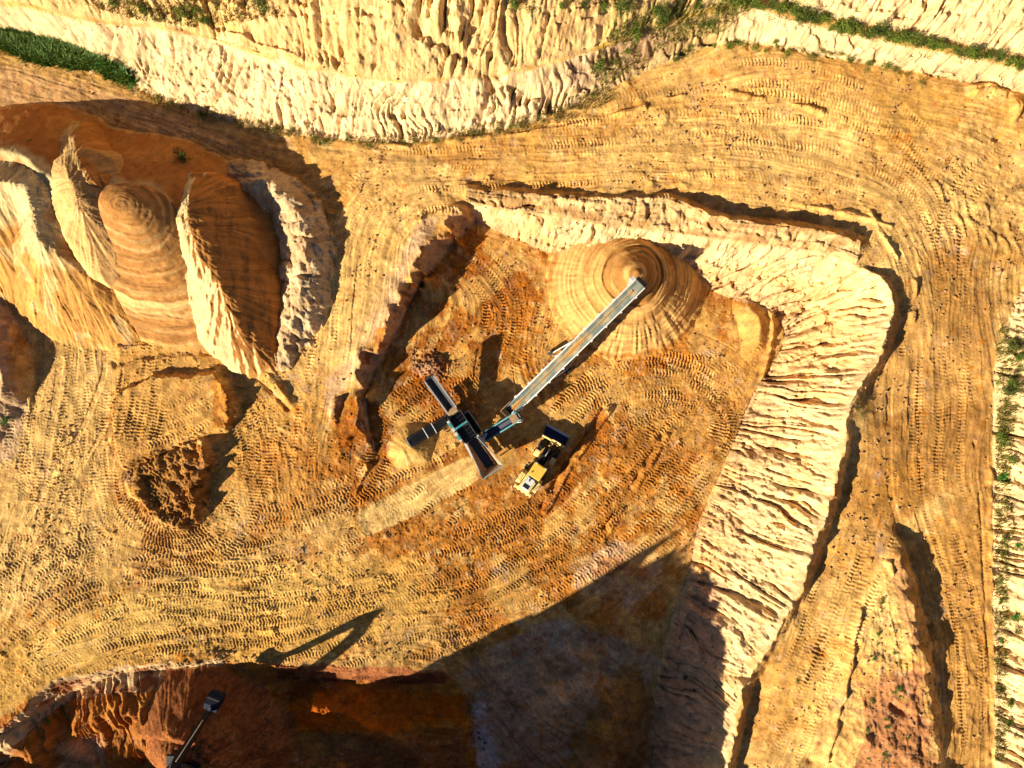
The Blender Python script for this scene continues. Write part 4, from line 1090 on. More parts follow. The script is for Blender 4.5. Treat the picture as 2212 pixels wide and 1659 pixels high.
# ------------------------------------------------------------------ mesh helpers
class MB:
    def __init__(s): s.bm = bmesh.new()
    def faces(s, co, fs):
        v = [s.bm.verts.new(c) for c in co]
        for f in fs:
            try: s.bm.faces.new([v[i] for i in f])
            except ValueError: pass
        return s
    def box(s, c, d, rot=None):
        c = Vector(c); h = Vector(d) / 2
        R = rot or Matrix.Identity(3)
        co = [c + R @ Vector((sx * h.x, sy * h.y, sz * h.z)) for sx in (-1, 1) for sy in (-1, 1) for sz in (-1, 1)]
        return s.faces(co, [(0, 1, 3, 2), (4, 6, 7, 5), (0, 4, 5, 1), (2, 3, 7, 6), (0, 2, 6, 4), (1, 5, 7, 3)])
    def beam(s, a, b, w=.1, h=.1, up=(0, 0, 1)):
        a, b = Vector(a), Vector(b); x = (b - a); L = x.length; x.normalize()
        u = Vector(up)
        if abs(x.dot(u)) > .98: u = Vector((0, 1, 0))
        y = u.cross(x).normalized(); z = x.cross(y)
        R = Matrix((x, y, z)).transposed()
        return s.box((a + b) / 2, (L, w, h), R)
    def taper(s, a, b, wa, ha, wb, hb, up=(0, 0, 1)):
        a, b = Vector(a), Vector(b); x = (b - a).normalized(); y = Vector(up).cross(x).normalized(); z = x.cross(y)
        co = []
        for p, w, h in ((a, wa, ha), (b, wb, hb)):
            for sy, sz in ((-1, -1), (1, -1), (1, 1), (-1, 1)): co.append(p + y * sy * w / 2 + z * sz * h / 2)
        return s.faces(co, [(3, 2, 1, 0), (4, 5, 6, 7), (0, 1, 5, 4), (1, 2, 6, 5), (2, 3, 7, 6), (3, 0, 4, 7)])
    def cyl(s, a, b, r, n=20, r2=None):
        a, b = Vector(a), Vector(b); x = (b - a).normalized()
        u = Vector((0, 0, 1)) if abs(x.z) < .9 else Vector((1, 0, 0))
        y = u.cross(x).normalized(); z = x.cross(y); r2 = r if r2 is None else r2
        co = [a + (y * math.cos(2 * math.pi * i / n) + z * math.sin(2 * math.pi * i / n)) * r for i in range(n)] + \
             [b + (y * math.cos(2 * math.pi * i / n) + z * math.sin(2 * math.pi * i / n)) * r2 for i in range(n)]
        fs = [(i, (i + 1) % n, n + (i + 1) % n, n + i) for i in range(n)] + [tuple(range(n))[::-1], tuple(range(n, 2 * n))]
        return s.faces(co, fs)
    def tube(s, pts, r, n=8):
        for a, b in zip(pts[:-1], pts[1:]): s.cyl(a, b, r, n)
        return s
    def prism(s, prof, y0, y1, taper=1.0):
        """side profile in x-z, extruded across y"""
        n = len(prof)
        co = [(x, y0, z) for x, z in prof] + [(x, y1, z) for x, z in prof]
        return s.faces(co, [tuple(range(n)), tuple(range(2 * n - 1, n - 1, -1))] + [(i, n + i, n + (i + 1) % n, (i + 1) % n) for i in range(n)])
    def obj(s, name, mat, parent=None, bevel=0.0, label=None):
        bmesh.ops.recalc_face_normals(s.bm, faces=s.bm.faces[:])
        me = bpy.data.meshes.new(name); s.bm.to_mesh(me); s.bm.free()
        me.materials.append(mat)
        o = bpy.data.objects.new(name, me); COL.objects.link(o)
        if parent: o.parent = parent
        if bevel:
            md = o.modifiers.new('bevel', 'BEVEL'); md.width = bevel; md.segments = 2; md.limit_method = 'ANGLE'
        if label: o['label'] = label
        return o
def empty(name, loc, rz, label, cat, group=None):
    o = bpy.data.objects.new(name, None); COL.objects.link(o)
    o.location = loc; o.rotation_euler = (0, 0, rz); o.empty_display_size = .3
    o['label'] = label; o['category'] = cat
    if group: o['group'] = group
    return o
def ground_z(x, y, r=.6):
    a = [float(zat(x + dx, y + dy, ZT)[0]) for dx in (-r, 0, r) for dy in (-r, 0, r)]
    return sum(a) / len(a)

# ------------------------------------------------------------------ wheel loader
def wheel(name, parent, x, y, z, r, w):
    s = 1 if y > 0 else -1
    t = MB(); n = 28
    prof = [(w * -.5, r * .62), (w * -.5, r * .90), (w * -.38, r), (w * .38, r), (w * .5, r * .90), (w * .5, r * .62)]
    co = [(x + math.cos(2 * math.pi * i / n) * q, y + p, z + math.sin(2 * math.pi * i / n) * q) for i in range(n) for p, q in prof]
    k = len(prof)
    t.faces(co, [(i * k + j, ((i + 1) % n) * k + j, ((i + 1) % n) * k + (j + 1) % k, i * k + (j + 1) % k) for i in range(n) for j in range(k)])
    for i in range(20):
        for sd in (-1, 1):
            a = 2 * math.pi * (i + .5 * (sd > 0)) / 20
            R = Matrix.Rotation(-a, 3, 'Y') @ Matrix.Rotation(sd * .35, 3, 'X')
            t.box((x + math.cos(a) * (r + .015), y + sd * w * .25, z + math.sin(a) * (r + .015)), (.07, w * .48, .09), R)
    root = t.obj('wheel', P_tyre, parent)
    rm = MB(); rm.cyl((x, y - w * .42, z), (x, y + w * .42, z), r * .6, 24); rm.cyl((x, y + s * w * .4, z), (x, y + s * w * .52, z), r * .25, 16)
    rm.obj('rim', P_yel2, root, .02)

lx, ly = W(1168, 1003, 1.6)
LROT = math.radians(55.7)
lz = ground_z(lx, ly, 1.0) + .02
loader = empty('wheel_loader', (lx, ly, lz), LROT, 'yellow wheel loader with a blue bucket standing beside the screener hopper', 'wheel loader')
# rear frame and engine hood
b = MB(); b.box((-2.2, 0, .95), (3.0, 1.15, .5)); b.box((-.6, 0, .85), (.7, .8, .5)); b.obj('rear_frame', P_dark, loader, .03)
b = MB(); b.prism([(-3.75, .95), (-3.75, 1.75), (-3.45, 2.08), (-1.55, 2.28), (-1.55, .95)], -.72, .72); b.obj('engine_hood', P_yel2, loader, .05)
b = MB(); b.prism([(-3.52, 2.03), (-3.42, 2.13), (-1.75, 2.335), (-1.75, 2.2)], -.50, .50)
hood = b.obj('hood_panel', P_white, loader, .03)
b = MB(); b.prism([(-3.32, 2.10), (-3.30, 2.155), (-2.72, 2.215), (-2.72, 2.15)], -.40, .40); b.obj('grille', P_black, hood, .01)
b = MB(); b.prism([(-2.0, 2.25), (-1.98, 2.40), (-1.56, 2.45), (-1.56, 2.25)], -.44, .44); b.obj('air_intake_box', P_dark, loader, .03)
b = MB(); b.cyl((-2.15, .12, 2.2), (-2.15, .12, 2.95), .09, 16); b.cyl((-2.15, .12, 2.95), (-2.28, .12, 3.05), .08, 12); b.obj('exhaust_pipe', P_black, loader)
b = MB(); b.cyl((-1.92, -.58, 2.0), (-1.92, -.58, 2.62), .13, 16); b.cyl((-1.92, -.58, 2.62), (-1.92, -.58, 2.75), .18, 16); b.obj('air_filter', P_dark, loader)
b = MB(); b.prism([(-4.0, .75), (-4.05, 1.35), (-3.85, 1.72), (-3.55, 1.72), (-3.55, .75)], -1.18, 1.18); b.obj('counterweight', P_yel2, loader, .06)
for sy in (-.9, -.3, .3, .9):
    b = MB(); b.box((-4.04, sy, 1.5), (.10, .26, .14)); b.obj('tail_lamp', P_red if abs(sy) > .5 else P_dark, loader, .01)
for sy in (-1, 1):
    b = MB(); y0, y1 = sorted((sy * .80, sy * 1.38))
    b.prism([(-3.35, 1.45), (-3.05, 1.75), (-1.95, 1.78), (-1.55, 1.35), (-1.62, 1.30), (-2.0, 1.68), (-3.02, 1.66), (-3.28, 1.4)], y0, y1)
    b.obj('rear_fender', P_yel2, loader, .03)
    b = MB()
    for i in range(3): b.box((-1.25 + .06 * i, sy * 1.15, .55 + .35 * i), (.5, .42, .05))
    b.beam((-1.5, sy * 1.33, .5), (-1.4, sy * 1.33, 1.7), .05, .05); b.beam((-1.0, sy * 1.33, .5), (-1.0, sy * 1.33, 1.7), .05, .05)
    b.obj('step_ladder', P_dark, loader)
    b = MB(); b.tube([(-1.4, sy * 1.3, 1.7), (-1.5, sy * 1.3, 2.5), (-3.3, sy * .85, 2.75), (-3.5, sy * .85, 2.1)], .022, 6); b.obj('handrail', P_black, loader)
# cab
b = MB(); b.box((-.85, 0, 1.45), (1.45, 1.35, .45)); b.obj('cab_base', P_yel, loader, .04)
for sx, sy in ((-1.5, -.62), (-1.5, .62), (-.25, -.62), (-.25, .62)):
    b = MB(); b.beam((sx, sy, 1.65), (sx + .06 * (1 if sx < -1 else -1), sy * .95, 3.15), .1, .1, (1, 0, 0)); b.obj('cab_pillar', P_dark, loader)
b = MB(); b.faces([(-.2, -.6, 1.7), (-.2, .6, 1.7), (-.3, .56, 3.12), (-.3, -.56, 3.12)], [(0, 1, 2, 3)])
for sy in (-.63, .63): b.faces([(-1.44, sy, 1.7), (-.27, sy, 1.7), (-.33, sy * .95, 3.12), (-1.40, sy * .95, 3.12)], [(0, 1, 2, 3)])
b.faces([(-1.52, -.58, 1.7), (-1.52, .58, 1.7), (-1.46, .55, 3.12), (-1.46, -.55, 3.12)], [(0, 1, 2, 3)])
b.obj('cab_window', P_glass, loader)
b = MB(); b.prism([(-1.68, 3.12), (-1.62, 3.30), (-.05, 3.30), (.06, 3.16), (.02, 3.10)], -.80, .80)
roof = b.obj('cab_roof', P_yel, loader, .05)
for sy in (-.62, .62):
    b = MB(); b.box((.02, sy, 3.36), (.14, .24, .14)); b.obj('work_lamp', P_galv, roof, .02)
b = MB(); b.cyl((-1.3, .55, 3.3), (-1.3, .55, 3.46), .07, 12); b.obj('beacon', P_yel, roof)
for sy in (-1, 1):
    b = MB(); b.tube([(-.2, sy * .66, 2.6), (.15, sy * 1.1, 2.75)], .02, 6); b.box((.16, sy * 1.14, 2.68), (.06, .2, .36)); b.obj('mirror', P_black, loader)
for x_, n_ in ((-2.5, 0),):
    for sy in (-1.06, 1.06): wheel('wheel', loader, x_, sy, .80, .80, .62)
# front frame, turned a little to the left at the centre joint
ART = math.radians(5)
front = bpy.data.objects.new('front_frame', None)
def turn(p): return Matrix.Rotation(ART, 3, 'Z') @ Vector(p)
b = MB(); b.prism([(.15, .55), (.15, 1.25), (1.3, 1.6), (2.1, 1.35), (2.3, .7)], -.46, .46); b.box((.1, 0, 1.35), (.5, .9, .16))
ff = b.obj('front_frame', P_black, loader, .03); ff.rotation_euler = (0, 0, ART)
for sy in (-1.06, 1.06): wheel('wheel', loader, *turn((1.72, sy, .80)), .80, .62)
for sy in (-1, 1):
    b = MB(); y0, y1 = sorted((sy * .74, sy * 1.36))
    b.prism([(.50, 1.15), (.72, 1.58), (1.18, 1.72), (1.40, 1.70), (1.40, 1.62), (1.18, 1.63), (.78, 1.5), (.58, 1.12)], y0, y1)
    o = b.obj('front_fender', P_yel2, loader, .03); o.rotation_euler = (0, 0, ART)
for sy in (-.38, .38):
    b = MB(); b.prism([(.9, 1.45), (1.0, 1.75), (2.2, 1.45), (3.05, .72), (3.0, .45), (2.85, .45), (2.1, 1.15)], sy - .08, sy + .08)
    o = b.obj('lift_arm', P_black, loader, .02); o.rotation_euler = (0, 0, ART)
    b = MB(); b.cyl((.6, sy * .55, 1.0), (2.1, sy * .55, 1.05), .07, 12); o = b.obj('lift_cylinder', P_dark, loader); o.rotation_euler = (0, 0, ART)
b = MB(); b.box((2.0, 0, 1.28), (.24, .85, .24)); b.beam((1.0, 0, 1.72), (1.95, 0, 1.86), .16, .2); b.beam((1.95, 0, 1.9), (2.3, 0, .95), .14, .2)
b.cyl((.55, 0, 1.62), (1.75, 0, 1.86), .085, 14); b.beam((2.3, 0, .95), (2.95, 0, .9), .1, .14)
o = b.obj('tilt_linkage', P_dark, loader, .01); o.rotation_euler = (0, 0, ART)
b = MB(); b.cyl((1.05, 0, 1.8), (1.65, 0, 1.92), .05, 12); o = b.obj('tilt_cylinder', P_galv, loader); o.rotation_euler = (0, 0, ART)
# bucket: curved shell, two sides, cutting edge, spill guard
W2 = 1.48
shell = [(4.42, .10), (3.55, .08), (3.18, .20), (2.98, .48), (2.96, .82), (3.06, 1.10), (3.22, 1.32)]
inn = [(4.40, .14), (3.56, .13), (3.23, .25), (3.04, .50), (3.02, .81), (3.11, 1.07), (3.26, 1.28)]
b = MB(); b.prism(shell + inn[::-1], -W2, W2)
bk = b.obj('bucket', P_blue, loader, .0); bk.rotation_euler = (0, 0, ART)
for sy in (-1, 1):
    b = MB(); b.prism([(4.36, .15), (3.55, .12), (3.2, .26), (3.06, .5), (3.04, .8), (3.14, 1.06), (3.30, 1.26), (3.62, .95)], *sorted((sy * (W2 + .004), sy * (W2 + .05))))
    b.obj('bucket_side', P_blue, bk)
b = MB(); b.box((4.44, 0, .115), (.30, 2 * W2 + .12, .05)); b.obj('cutting_edge', P_galv, bk, .01)
b = MB(); b.prism([(2.93, .75), (2.98, 1.12), (3.12, 1.46), (3.30, 1.52), (3.28, 1.36), (3.17, 1.30), (3.02, 1.10), (2.97, .75)], -W2, .2)
b.prism([(2.93, .75), (2.98, 1.12), (3.10, 1.34), (3.20, 1.34), (3.02, 1.10), (2.97, .75)], .203, W2)
b.box((3.05, -.25, 1.36), (.46, 1.0, .10), Matrix.Rotation(.5, 3, 'Y'))
b.obj('spill_guard', P_yel2, bk, .01)

# ------------------------------------------------------------------ conveyor builder (used by screener and stacker)
def conveyor(parent, a, b, width, belt_mat, side_mat, trough=.22, side_h=.26, name='conveyor', bars=0, bar_mat=None, lattice=True, label=None):
    a, b = Vector(a), Vector(b); x = (b - a).normalized(); y = Vector((0, 0, 1)).cross(x).normalized(); z = x.cross(y)
    L = (b - a).length; w = width / 2
    P = lambda s_, t_, h_: a + x * s_ + y * t_ + z * h_
    m = MB()
    for sg in (-1, 1):
        m.beam(P(0, sg * w, -.18), P(L, sg * w, -.18), .07, .22, z)
        if lattice:
            m.beam(P(.4, sg * w, -.75), P(L * .96, sg * w, -.55), .06, .07, z)
            k = int(L / 1.1)
            for i in range(k):
                s0 = .4 + (L - .8) * i / k; s1 = .4 + (L - .8) * (i + 1) / k
                m.beam(P(s0, sg * w, -.72), P(s1, sg * w, -.25), .04, .04, z)
    k = max(3, int(L / 1.3))
    for i in range(k + 1):
        m.beam(P(L * i / k * .98 + .05, -w, -.2), P(L * i / k * .98 + .05, w, -.2), .08, .06, z)
    root = m.obj(name, side_mat, parent, label=label)
    m = MB()                                          # belt: three-roll trough, top run and return run
    n = max(4, int(L / .5)); prof = [(-w * .86, trough), (-w * .42, .02), (w * .42, .02), (w * .86, trough)]
    co = [P(L * i / n, t_, h_ * (1 if 0 < i < n else .5)) for i in range(n + 1) for t_, h_ in prof]
    k = len(prof)
    m.faces(co, [(i * k + j, i * k + j + 1, (i + 1) * k + j + 1, (i + 1) * k + j) for i in range(n) for j in range(k - 1)])
    m.faces([P(0, -w * .8, -.34), P(0, w * .8, -.34), P(L, w * .8, -.34), P(L, -w * .8, -.34)], [(0, 1, 2, 3)])
    m.obj('belt', belt_mat, root)
    for sg in (-1, 1):                                # skirt plates along the belt
        m = MB()
        m.beam(P(0.05, sg * (w * .97), side_h / 2 + .02), P(L - .05, sg * (w * .97), side_h / 2 + .02), .035, side_h, z)
        m.beam(P(0.05, sg * (w * 1.05), side_h + .03), P(L - .05, sg * (w * 1.05), side_h + .03), .16, .035, z)
        m.obj('side_plate', side_mat, root)
    for s_ in (0, L):
        m = MB(); m.cyl(P(s_, -w * .9, -.15), P(s_, w * .9, -.15), .19, 18); m.obj('drum', P_dark, root)
    for i in range(bars):
        s_ = L * (.42 + .2 * i); m = MB()
        m.tube([P(s_, -w * 1.15, -.3), P(s_, -w * 1.15, .42), P(s_, w * 1.15, .42), P(s_, w * 1.15, -.3)], .05, 8); m.obj('cross_bar', bar_mat or P_white, root)
    return root, P, L

# ------------------------------------------------------------------ mobile screener
tx, ty = W(925, 815, 3.6); hx, hy = W(1064, 1018, 3.2)
ang = math.atan2(hy - ty, hx - tx); SL = math.hypot(hx - tx, hy - ty)
sgz = ground_z((tx + hx) / 2, (ty + hy) / 2, 2.0)
scr = empty('mobile_screener', ((tx + hx) / 2, (ty + hy) / 2, sgz), ang, 'dark mobile screening plant with a flared hopper and three folded-out conveyors', 'screener')
def loc(u, v, z):
    x, y = W(u, v, z); dx, dy = x - scr.location.x, y - scr.location.y
    c, s_ = math.cos(-ang), math.sin(-ang)
    return Vector((dx * c - dy * s_, dx * s_ + dy * c, z - sgz))
h0 = -SL / 2
# chassis and crawler tracks
b = MB()
for sy in (-.62, .62): b.box((.6, sy, .98), (9.6, .18, .36))
for i in range(7): b.box((-3.6 + 1.4 * i, 0, .98), (.16, 1.1, .22))
for xx in (-1.6, 2.6): b.box((xx, 0, 1.6), (.2, 1.3, 1.1))
b.obj('chassis', P_dark, scr, .01)
for sy in (-1, 1):
    b = MB(); n = 40; pts = []
    for i in range(n):
        a_ = 2 * math.pi * i / n
        pts.append((.6 + math.copysign(1.35, math.cos(a_)) * (abs(math.cos(a_)) > .02) + .38 * math.cos(a_), .42 + .40 * math.sin(a_)))
    b.prism(pts, *sorted((sy * .78, sy * 1.22)))
    for i in range(16):
        b.box((-1.0 + .21 * i, sy * 1.0, .845), (.08, .46, .05)); b.box((-1.0 + .21 * i, sy * 1.0, .02), (.08, .46, .05))
    b.obj('crawler_track', P_dark, scr)
# tail conveyor (oversize), rising from the screen box to the far end
conveyor(scr, (h0 + 5.3, 0, 1.75), (h0 + .1, 0, 3.5), 1.18, P_belt, P_galv, .18, .30, 'tail_conveyor')
# screen box
bx0, bx1 = h0 + 4.9, h0 + 8.9
b = MB()
for sy in (-.80, .80):
    b.prism([(bx0, 1.75), (bx0 + .2, 2.75), (bx1 - .2, 3.35), (bx1, 2.2)], sy - .04, sy + .04)
    b.beam((bx0 + .2, sy * 1.06, 2.78), (bx1 - .2, sy * 1.06, 3.38), .12, .06)
b.faces([(bx0, -.78, 1.8), (bx0, .78, 1.8), (bx1, .78, 2.3), (bx1, -.78, 2.3)], [(0, 1, 2, 3)])
sb = b.obj('screen_box', P_dark, scr)
b = MB()
zz = lambda xx, off: 2.45 + (xx - bx0) * .15 + off
for i in range(8): 
    xx = bx0 + .35 + .46 * i; b.beam((xx, -.76, zz(xx, 0)), (xx, .76, zz(xx, 0)), .05, .06)
for t_ in (-.5, -.17, .17, .5): b.beam((bx0 + .2, t_, zz(bx0 + .2, .03)), (bx1 - .2, t_, zz(bx1 - .2, .03)), .03, .05)
b.obj('screen_deck', P_dark, sb)
b = MB(); b.box((bx0 + 1.85, 0, 3.12), (.24, 1.76, .14)); b.obj('cross_beam', P_teal, scr, .01)
b = MB(); b.cyl((bx0 + 1.85, -.95, 2.55), (bx0 + 2.1, .95, 2.55), .2, 18); b.obj('vibrator_shaft', P_dark, scr)
# feed slope between box and tail conveyor
b = MB(); b.prism([(bx0 - .5, 1.95), (bx0 - .45, 2.2), (bx0 + .3, 2.62), (bx0 + .3, 2.5)], -.6, .6); b.obj('discharge_chute', P_rust, scr)
# hopper: feed belt in the bottom, sloping flared sides
hx0, hx1 = h0 + 8.95, h0 + 13.35
b = MB()
A = [(hx0, -.55, 1.9), (hx0, .55, 1.9), (hx1 - .5, .60, 1.7), (hx1 - .5, -.60, 1.7)]
T_ = [(hx0, -.72, 3.0), (hx0, .72, 3.0), (hx1, 1.42, 3.25), (hx1, -1.42, 3.25)]
b.faces([A[0], A[3], T_[3], T_[0]], [(0, 1, 2, 3)]); b.faces([A[1], A[2], T_[2], T_[1]], [(0, 1, 2, 3)])
b.faces([A[2], A[3], T_[3], T_[2]], [(0, 1, 2, 3)])
hp_ = b.obj('hopper', P_rust, scr)
md = hp_.modifiers.new('plate', 'SOLIDIFY'); md.thickness = .05
b = MB(); R_ = .09
for p, q in ((T_[0], T_[3]), (T_[1], T_[2]), (T_[2], T_[3])): b.beam(p, q, R_, .07)
b.obj('hopper_rim', P_galv, hp_)
b = MB(); b.beam((T_[2][0] + .03, T_[2][1] + .02, 3.30), (T_[3][0] + .03, T_[3][1] - .02, 3.30), .05, .05); b.beam((hx1 - 1.0, 1.30, 3.28), (hx1 + .03, 1.46, 3.30), .05, .05); b.beam((hx1 - 1.0, -1.30, 3.28), (hx1 + .03, -1.46, 3.30), .05, .05)
b.obj('edge_strip', P_teal, hp_)
b = MB(); b.faces([(hx0 - .2, -.52, 1.94), (hx0 - .2, .52, 1.94), (hx1 - .55, .57, 1.76), (hx1 - .55, -.57, 1.76)], [(0, 1, 2, 3)]); b.obj('feed_belt', P_beltb, scr)
b = MB()
b.beam((hx1 - .9, -.62, 1.5), (hx1 - .9, .62, 1.5), .12, .12); b.beam((hx0 + .4, -.62, 1.5), (hx0 + .4, .62, 1.5), .12, .12); b.beam((hx0 + .4, 0, 1.5), (hx1 - .9, 0, 1.5), .12, .12)
for sy in (-1, 1):
    b.beam((hx0 + .3, sy * .62, 1.5), (hx1 - .8, sy * .62, 1.5), .1, .12)
    for t_ in (.25, .5, .75):
        xx = hx0 + (hx1 - hx0) * t_
        b.beam((xx, sy * .62, 1.5), (xx, sy * (.76 + .70 * t_), 2.95), .08, .08)
    b.beam((hx1 - .9, sy * .62, .9), (hx1 - .9, sy * .62, 1.75), .14, .14); b.beam((hx0 + .4, sy * .62, .9), (hx0 + .4, sy * .62, 1.9), .14, .14)
b.obj('hopper_frame', P_dark, scr)
b = MB()                                             # stiffened outer plates seen along both hopper flanks
for sy in (-1, 1): b.beam((hx0 - .3, sy * .86, 2.55), (hx0 + 1.7, sy * 1.06, 2.7), .22, .4)
b.obj('wing_bracket', P_white, scr, .02)
# engine bay on the left flank, tanks and pipes
b = MB(); b.box((bx0 + 2.0, -1.10, 1.55), (2.9, .42, 1.0)); b.obj('power_pack', P_white, scr, .03)
for xx, ww in ((1.2, .7), (2.9, .6)):
    b = MB(); b.box((bx0 + xx, -1.12, 2.12), (ww, .4, .18)); b.obj('engine_cover', P_teal, scr, .02)
b = MB(); b.cyl((bx0 + 2.1, -1.15, 2.0), (bx0 + 2.1, -1.15, 2.5), .08, 14); b.obj('exhaust_pipe', P_black, scr)
b = MB()
for i in range(5): b.tube([(bx0 + .3 + .8 * i, -.92, 2.0), (bx0 + .6 + .8 * i, -.90, 2.25), (bx0 + .9 + .8 * i, -.93, 1.95)], .035, 6)
b.obj('hose', P_black, scr)
# walkway and handrail on the other flank
b = MB(); b.box((bx0 + 2.3, 1.28, 1.50), (2.9, .62, .06)); b.obj('walkway', P_black, scr)
b = MB(); b.tube([(bx0 + .9, 1.56, 1.5), (bx0 + .9, 1.56, 2.5), (bx0 + 3.7, 1.56, 2.5), (bx0 + 3.7, 1.56, 1.5)], .025, 6); b.tube([(bx0 + .9, 1.56, 2.0), (bx0 + 3.7, 1.56, 2.0)], .02, 6)
b.tube([(bx0 + .9, .95, 2.5), (bx0 + .9, 1.56, 2.5)], .025, 6)
b.obj('handrail', P_white, scr)
# side conveyors
conveyor(scr, loc(973, 903, 1.3), loc(884, 956, 3.0), 1.12, P_belt, P_dark, .2, .2, 'side_conveyor', bars=2, label='left side conveyor with two hoops over a black belt')
c2, PP, LL = conveyor(scr, loc(1036, 950, 1.15), loc(1122, 897, 2.9), .98, P_beltb, P_teal, .2, .2, 'side_conveyor', label='right side conveyor with a blue-black belt feeding the stacker')
b = MB(); b.beam(PP(LL - .7, -.5, .26), PP(LL - .7, .5, .26), .9, .05); b.obj('head_guard', P_rust, c2)
for sg in (-1, 1):
    b = MB(); b.tube([PP(LL - .9, sg * .55, -.1), PP(LL - .2, sg * .8, .1), PP(LL + .1, sg * .62, -.1)], .035, 6); b.obj('motor_bracket', P_galv, c2)
b = MB()
for s_ in (.4, .8): b.box(PP(s_, .0, .12), (.34, 1.0, .2), Matrix.Rotation(.5, 3, 'Z'))
b.obj('pivot_bracket', P_galv, c2, .02)

# ------------------------------------------------------------------ long stacker conveyor
zt, zh = 1.35, 7.75
ax, ay = W(1101, 889, zt); hx_, hy_ = W(1384, 611, zh)
a2 = math.atan2(hy_ - ay, hx_ - ax); L2 = math.hypot(hx_ - ax, hy_ - ay)
gz = ground_z(ax + (hx_ - ax) * .3, ay + (hy_ - ay) * .3, 1.0)
stk = empty('stacker_conveyor', (ax, ay, gz), a2, 'long pale stacker conveyor rising from the screener to the top of the sand cone', 'conveyor')
belt, QP, QL = conveyor(stk, (0, 0, zt - gz), (L2, 0, zh - gz), 1.32, P_beltl, P_galv, .16, .24, 'conveyor_frame')
for i in range(9):                                    # roller brackets standing out along both edges
    for sg in (-1, 1):
        m = MB(); m.box(QP(1.5 + 2.3 * i + .4 * (sg > 0), sg * .80, .16), (.26, .18, .16), Matrix.Rotation(-math.atan2(zh - zt, L2), 3, 'Y')); m.obj('roller_bracket', P_galv, belt)
m = MB()                                              # sand lying on the belt, thinning out in the middle
for s0, s1, ww in ((.4, 20.2, .36),):
    n = int((s1 - s0) / .25)
    for i in range(n):
        q0 = s0 + (s1 - s0) * i / n; k = ww * (.25 + .75 * max(0, math.sin(q0 * .52 + 2.2) * .6 + .4 * math.sin(q0 * 1.3) + .25)) * (.85 + .15 * math.sin(i * 1.9))
        m.faces([QP(q0, -k, .05), QP(q0 + .25, -k * .9, .05), QP(q0 + .25, k, .05), QP(q0, k * .95, .05), QP(q0 + .05, 0, .05 + .14), QP(q0 + .2, 0, .05 + .10)],
                [(0, 1, 5, 4), (2, 3, 4, 5), (1, 2, 5), (3, 0, 4)])
P_load = paint('belt_sand', (.52, .28, .085), .95, dust=.4, dcol=(.38, .19, .06))
m.obj('sand_load', P_load, belt)
m = MB(); m.prism([(-.6, zt - gz - .1), (-.75, zt - gz + .75), (.9, zt - gz + 1.1), (1.1, zt - gz + .3)], -.86, -.80); m.prism([(-.6, zt - gz - .1), (-.75, zt - gz + .75), (.9, zt - gz + 1.1), (1.1, zt - gz + .3)], .80, .86)
m.box((-.68, 0, zt - gz + .3), (.06, 1.6, .9)); m.obj('feed_boot', P_rust, stk)
m = MB(); m.box(QP(QL - .3, .95, .05), (.55, .40, .36)); m.box(QP(QL - .75, .90, .0), (.3, .3, .3)); m.obj('drive_motor', P_white, stk, .03)
m = MB(); m.prism([(L2 - .1, zh - gz - .5), (L2 - .1, zh - gz + .25), (L2 + .35, zh - gz + .1), (L2 + .4, zh - gz - .6)], -.68, .68); m.obj('head_chute', P_dark, stk)
# undercarriage: A-frame legs on two wheels, plus the tow end
xm = L2 * .42; zm = (zt - gz) + (zh - zt) * .42
m = MB()
for sg in (-1, 1):
    m.beam((xm, sg * 1.35, .55), (xm + 2.6, sg * .6, zm + 2.6 * (zh - zt) / L2 - .5), .12, .12)
    m.beam((xm, sg * 1.35, .55), (xm - 3.2, sg * .6, zm - 3.2 * (zh - zt) / L2 - .5), .12, .12)
m.beam((xm, -1.5, .55), (xm, 1.5, .55), .16, .16)
m.obj('undercarriage', P_galv, stk)
for sg in (-1.55, 1.55):
    m = MB(); m.cyl((xm, sg - .17, .52), (xm, sg + .17, .52), .52, 24); wo = m.obj('wheel', P_tyre, stk, .04)
    m = MB(); m.cyl((xm, sg - .19, .52), (xm, sg + .19, .52), .27, 18); m.obj('rim', P_galv, wo)
m = MB()
for sg in (-.5, .5): m.beam((.6, sg, 0), (.6, sg, zt - gz), .1, .1)
m.beam((-.2, 0, .25), (.7, 0, .35), .12, .12); m.obj('support_leg', P_dark, stk)

P_bkt = paint('dull_blue_black_steel', (.006, .014, .035), .8, 0, dust=.35, dcol=(.07, .035, .018))
for _m in (P_bkt, P_black, P_blue): _m.node_tree.nodes['Principled BSDF'].inputs['Specular IOR Level'].default_value = .2
# ------------------------------------------------------------------ excavator on the red heap
ex, ey = W(392, 1674, 5.4)
bkx, bky = W(462, 1512, 3.4)
ea = math.atan2(bky - ey, bkx - ex); reach = (math.hypot(bkx - ex, bky - ey) - .75) / .86
ez = ground_z(ex, ey, 1.2)
exc = empty('excavator', (ex, ey, ez), ea, 'dark excavator at the bottom edge reaching its boom and bucket down the red heap', 'excavator')
ROTB = math.radians(90) - ea
for sy in (-1, 1):                                     # crawler tracks keep the travelling direction, under the turned house
    m = MB(); n = 36
    pts = []
    for i in range(n):
        a_ = 2 * math.pi * i / n
        pts.append((math.copysign(1.75, math.cos(a_)) * (abs(math.cos(a_)) > .02) + .46 * math.cos(a_), .48 + .46 * math.sin(a_)))
    m.prism(pts, sy * 1.35 - .42, sy * 1.35 + .42)
    for i in range(19): m.box((-2.0 + .22 * i, sy * 1.35, .965), (.15, .86, .06))
    o = m.obj('crawler_track', P_dark, exc); o.rotation_euler = (0, 0, ROTB)
m = MB(); m.box((0, 0, .62), (2.4, 2.0, .4)); m.cyl((0, 0, .8), (0, 0, 1.12), .85, 24); o = m.obj('undercarriage', P_dark, exc); o.rotation_euler = (0, 0, ROTB)
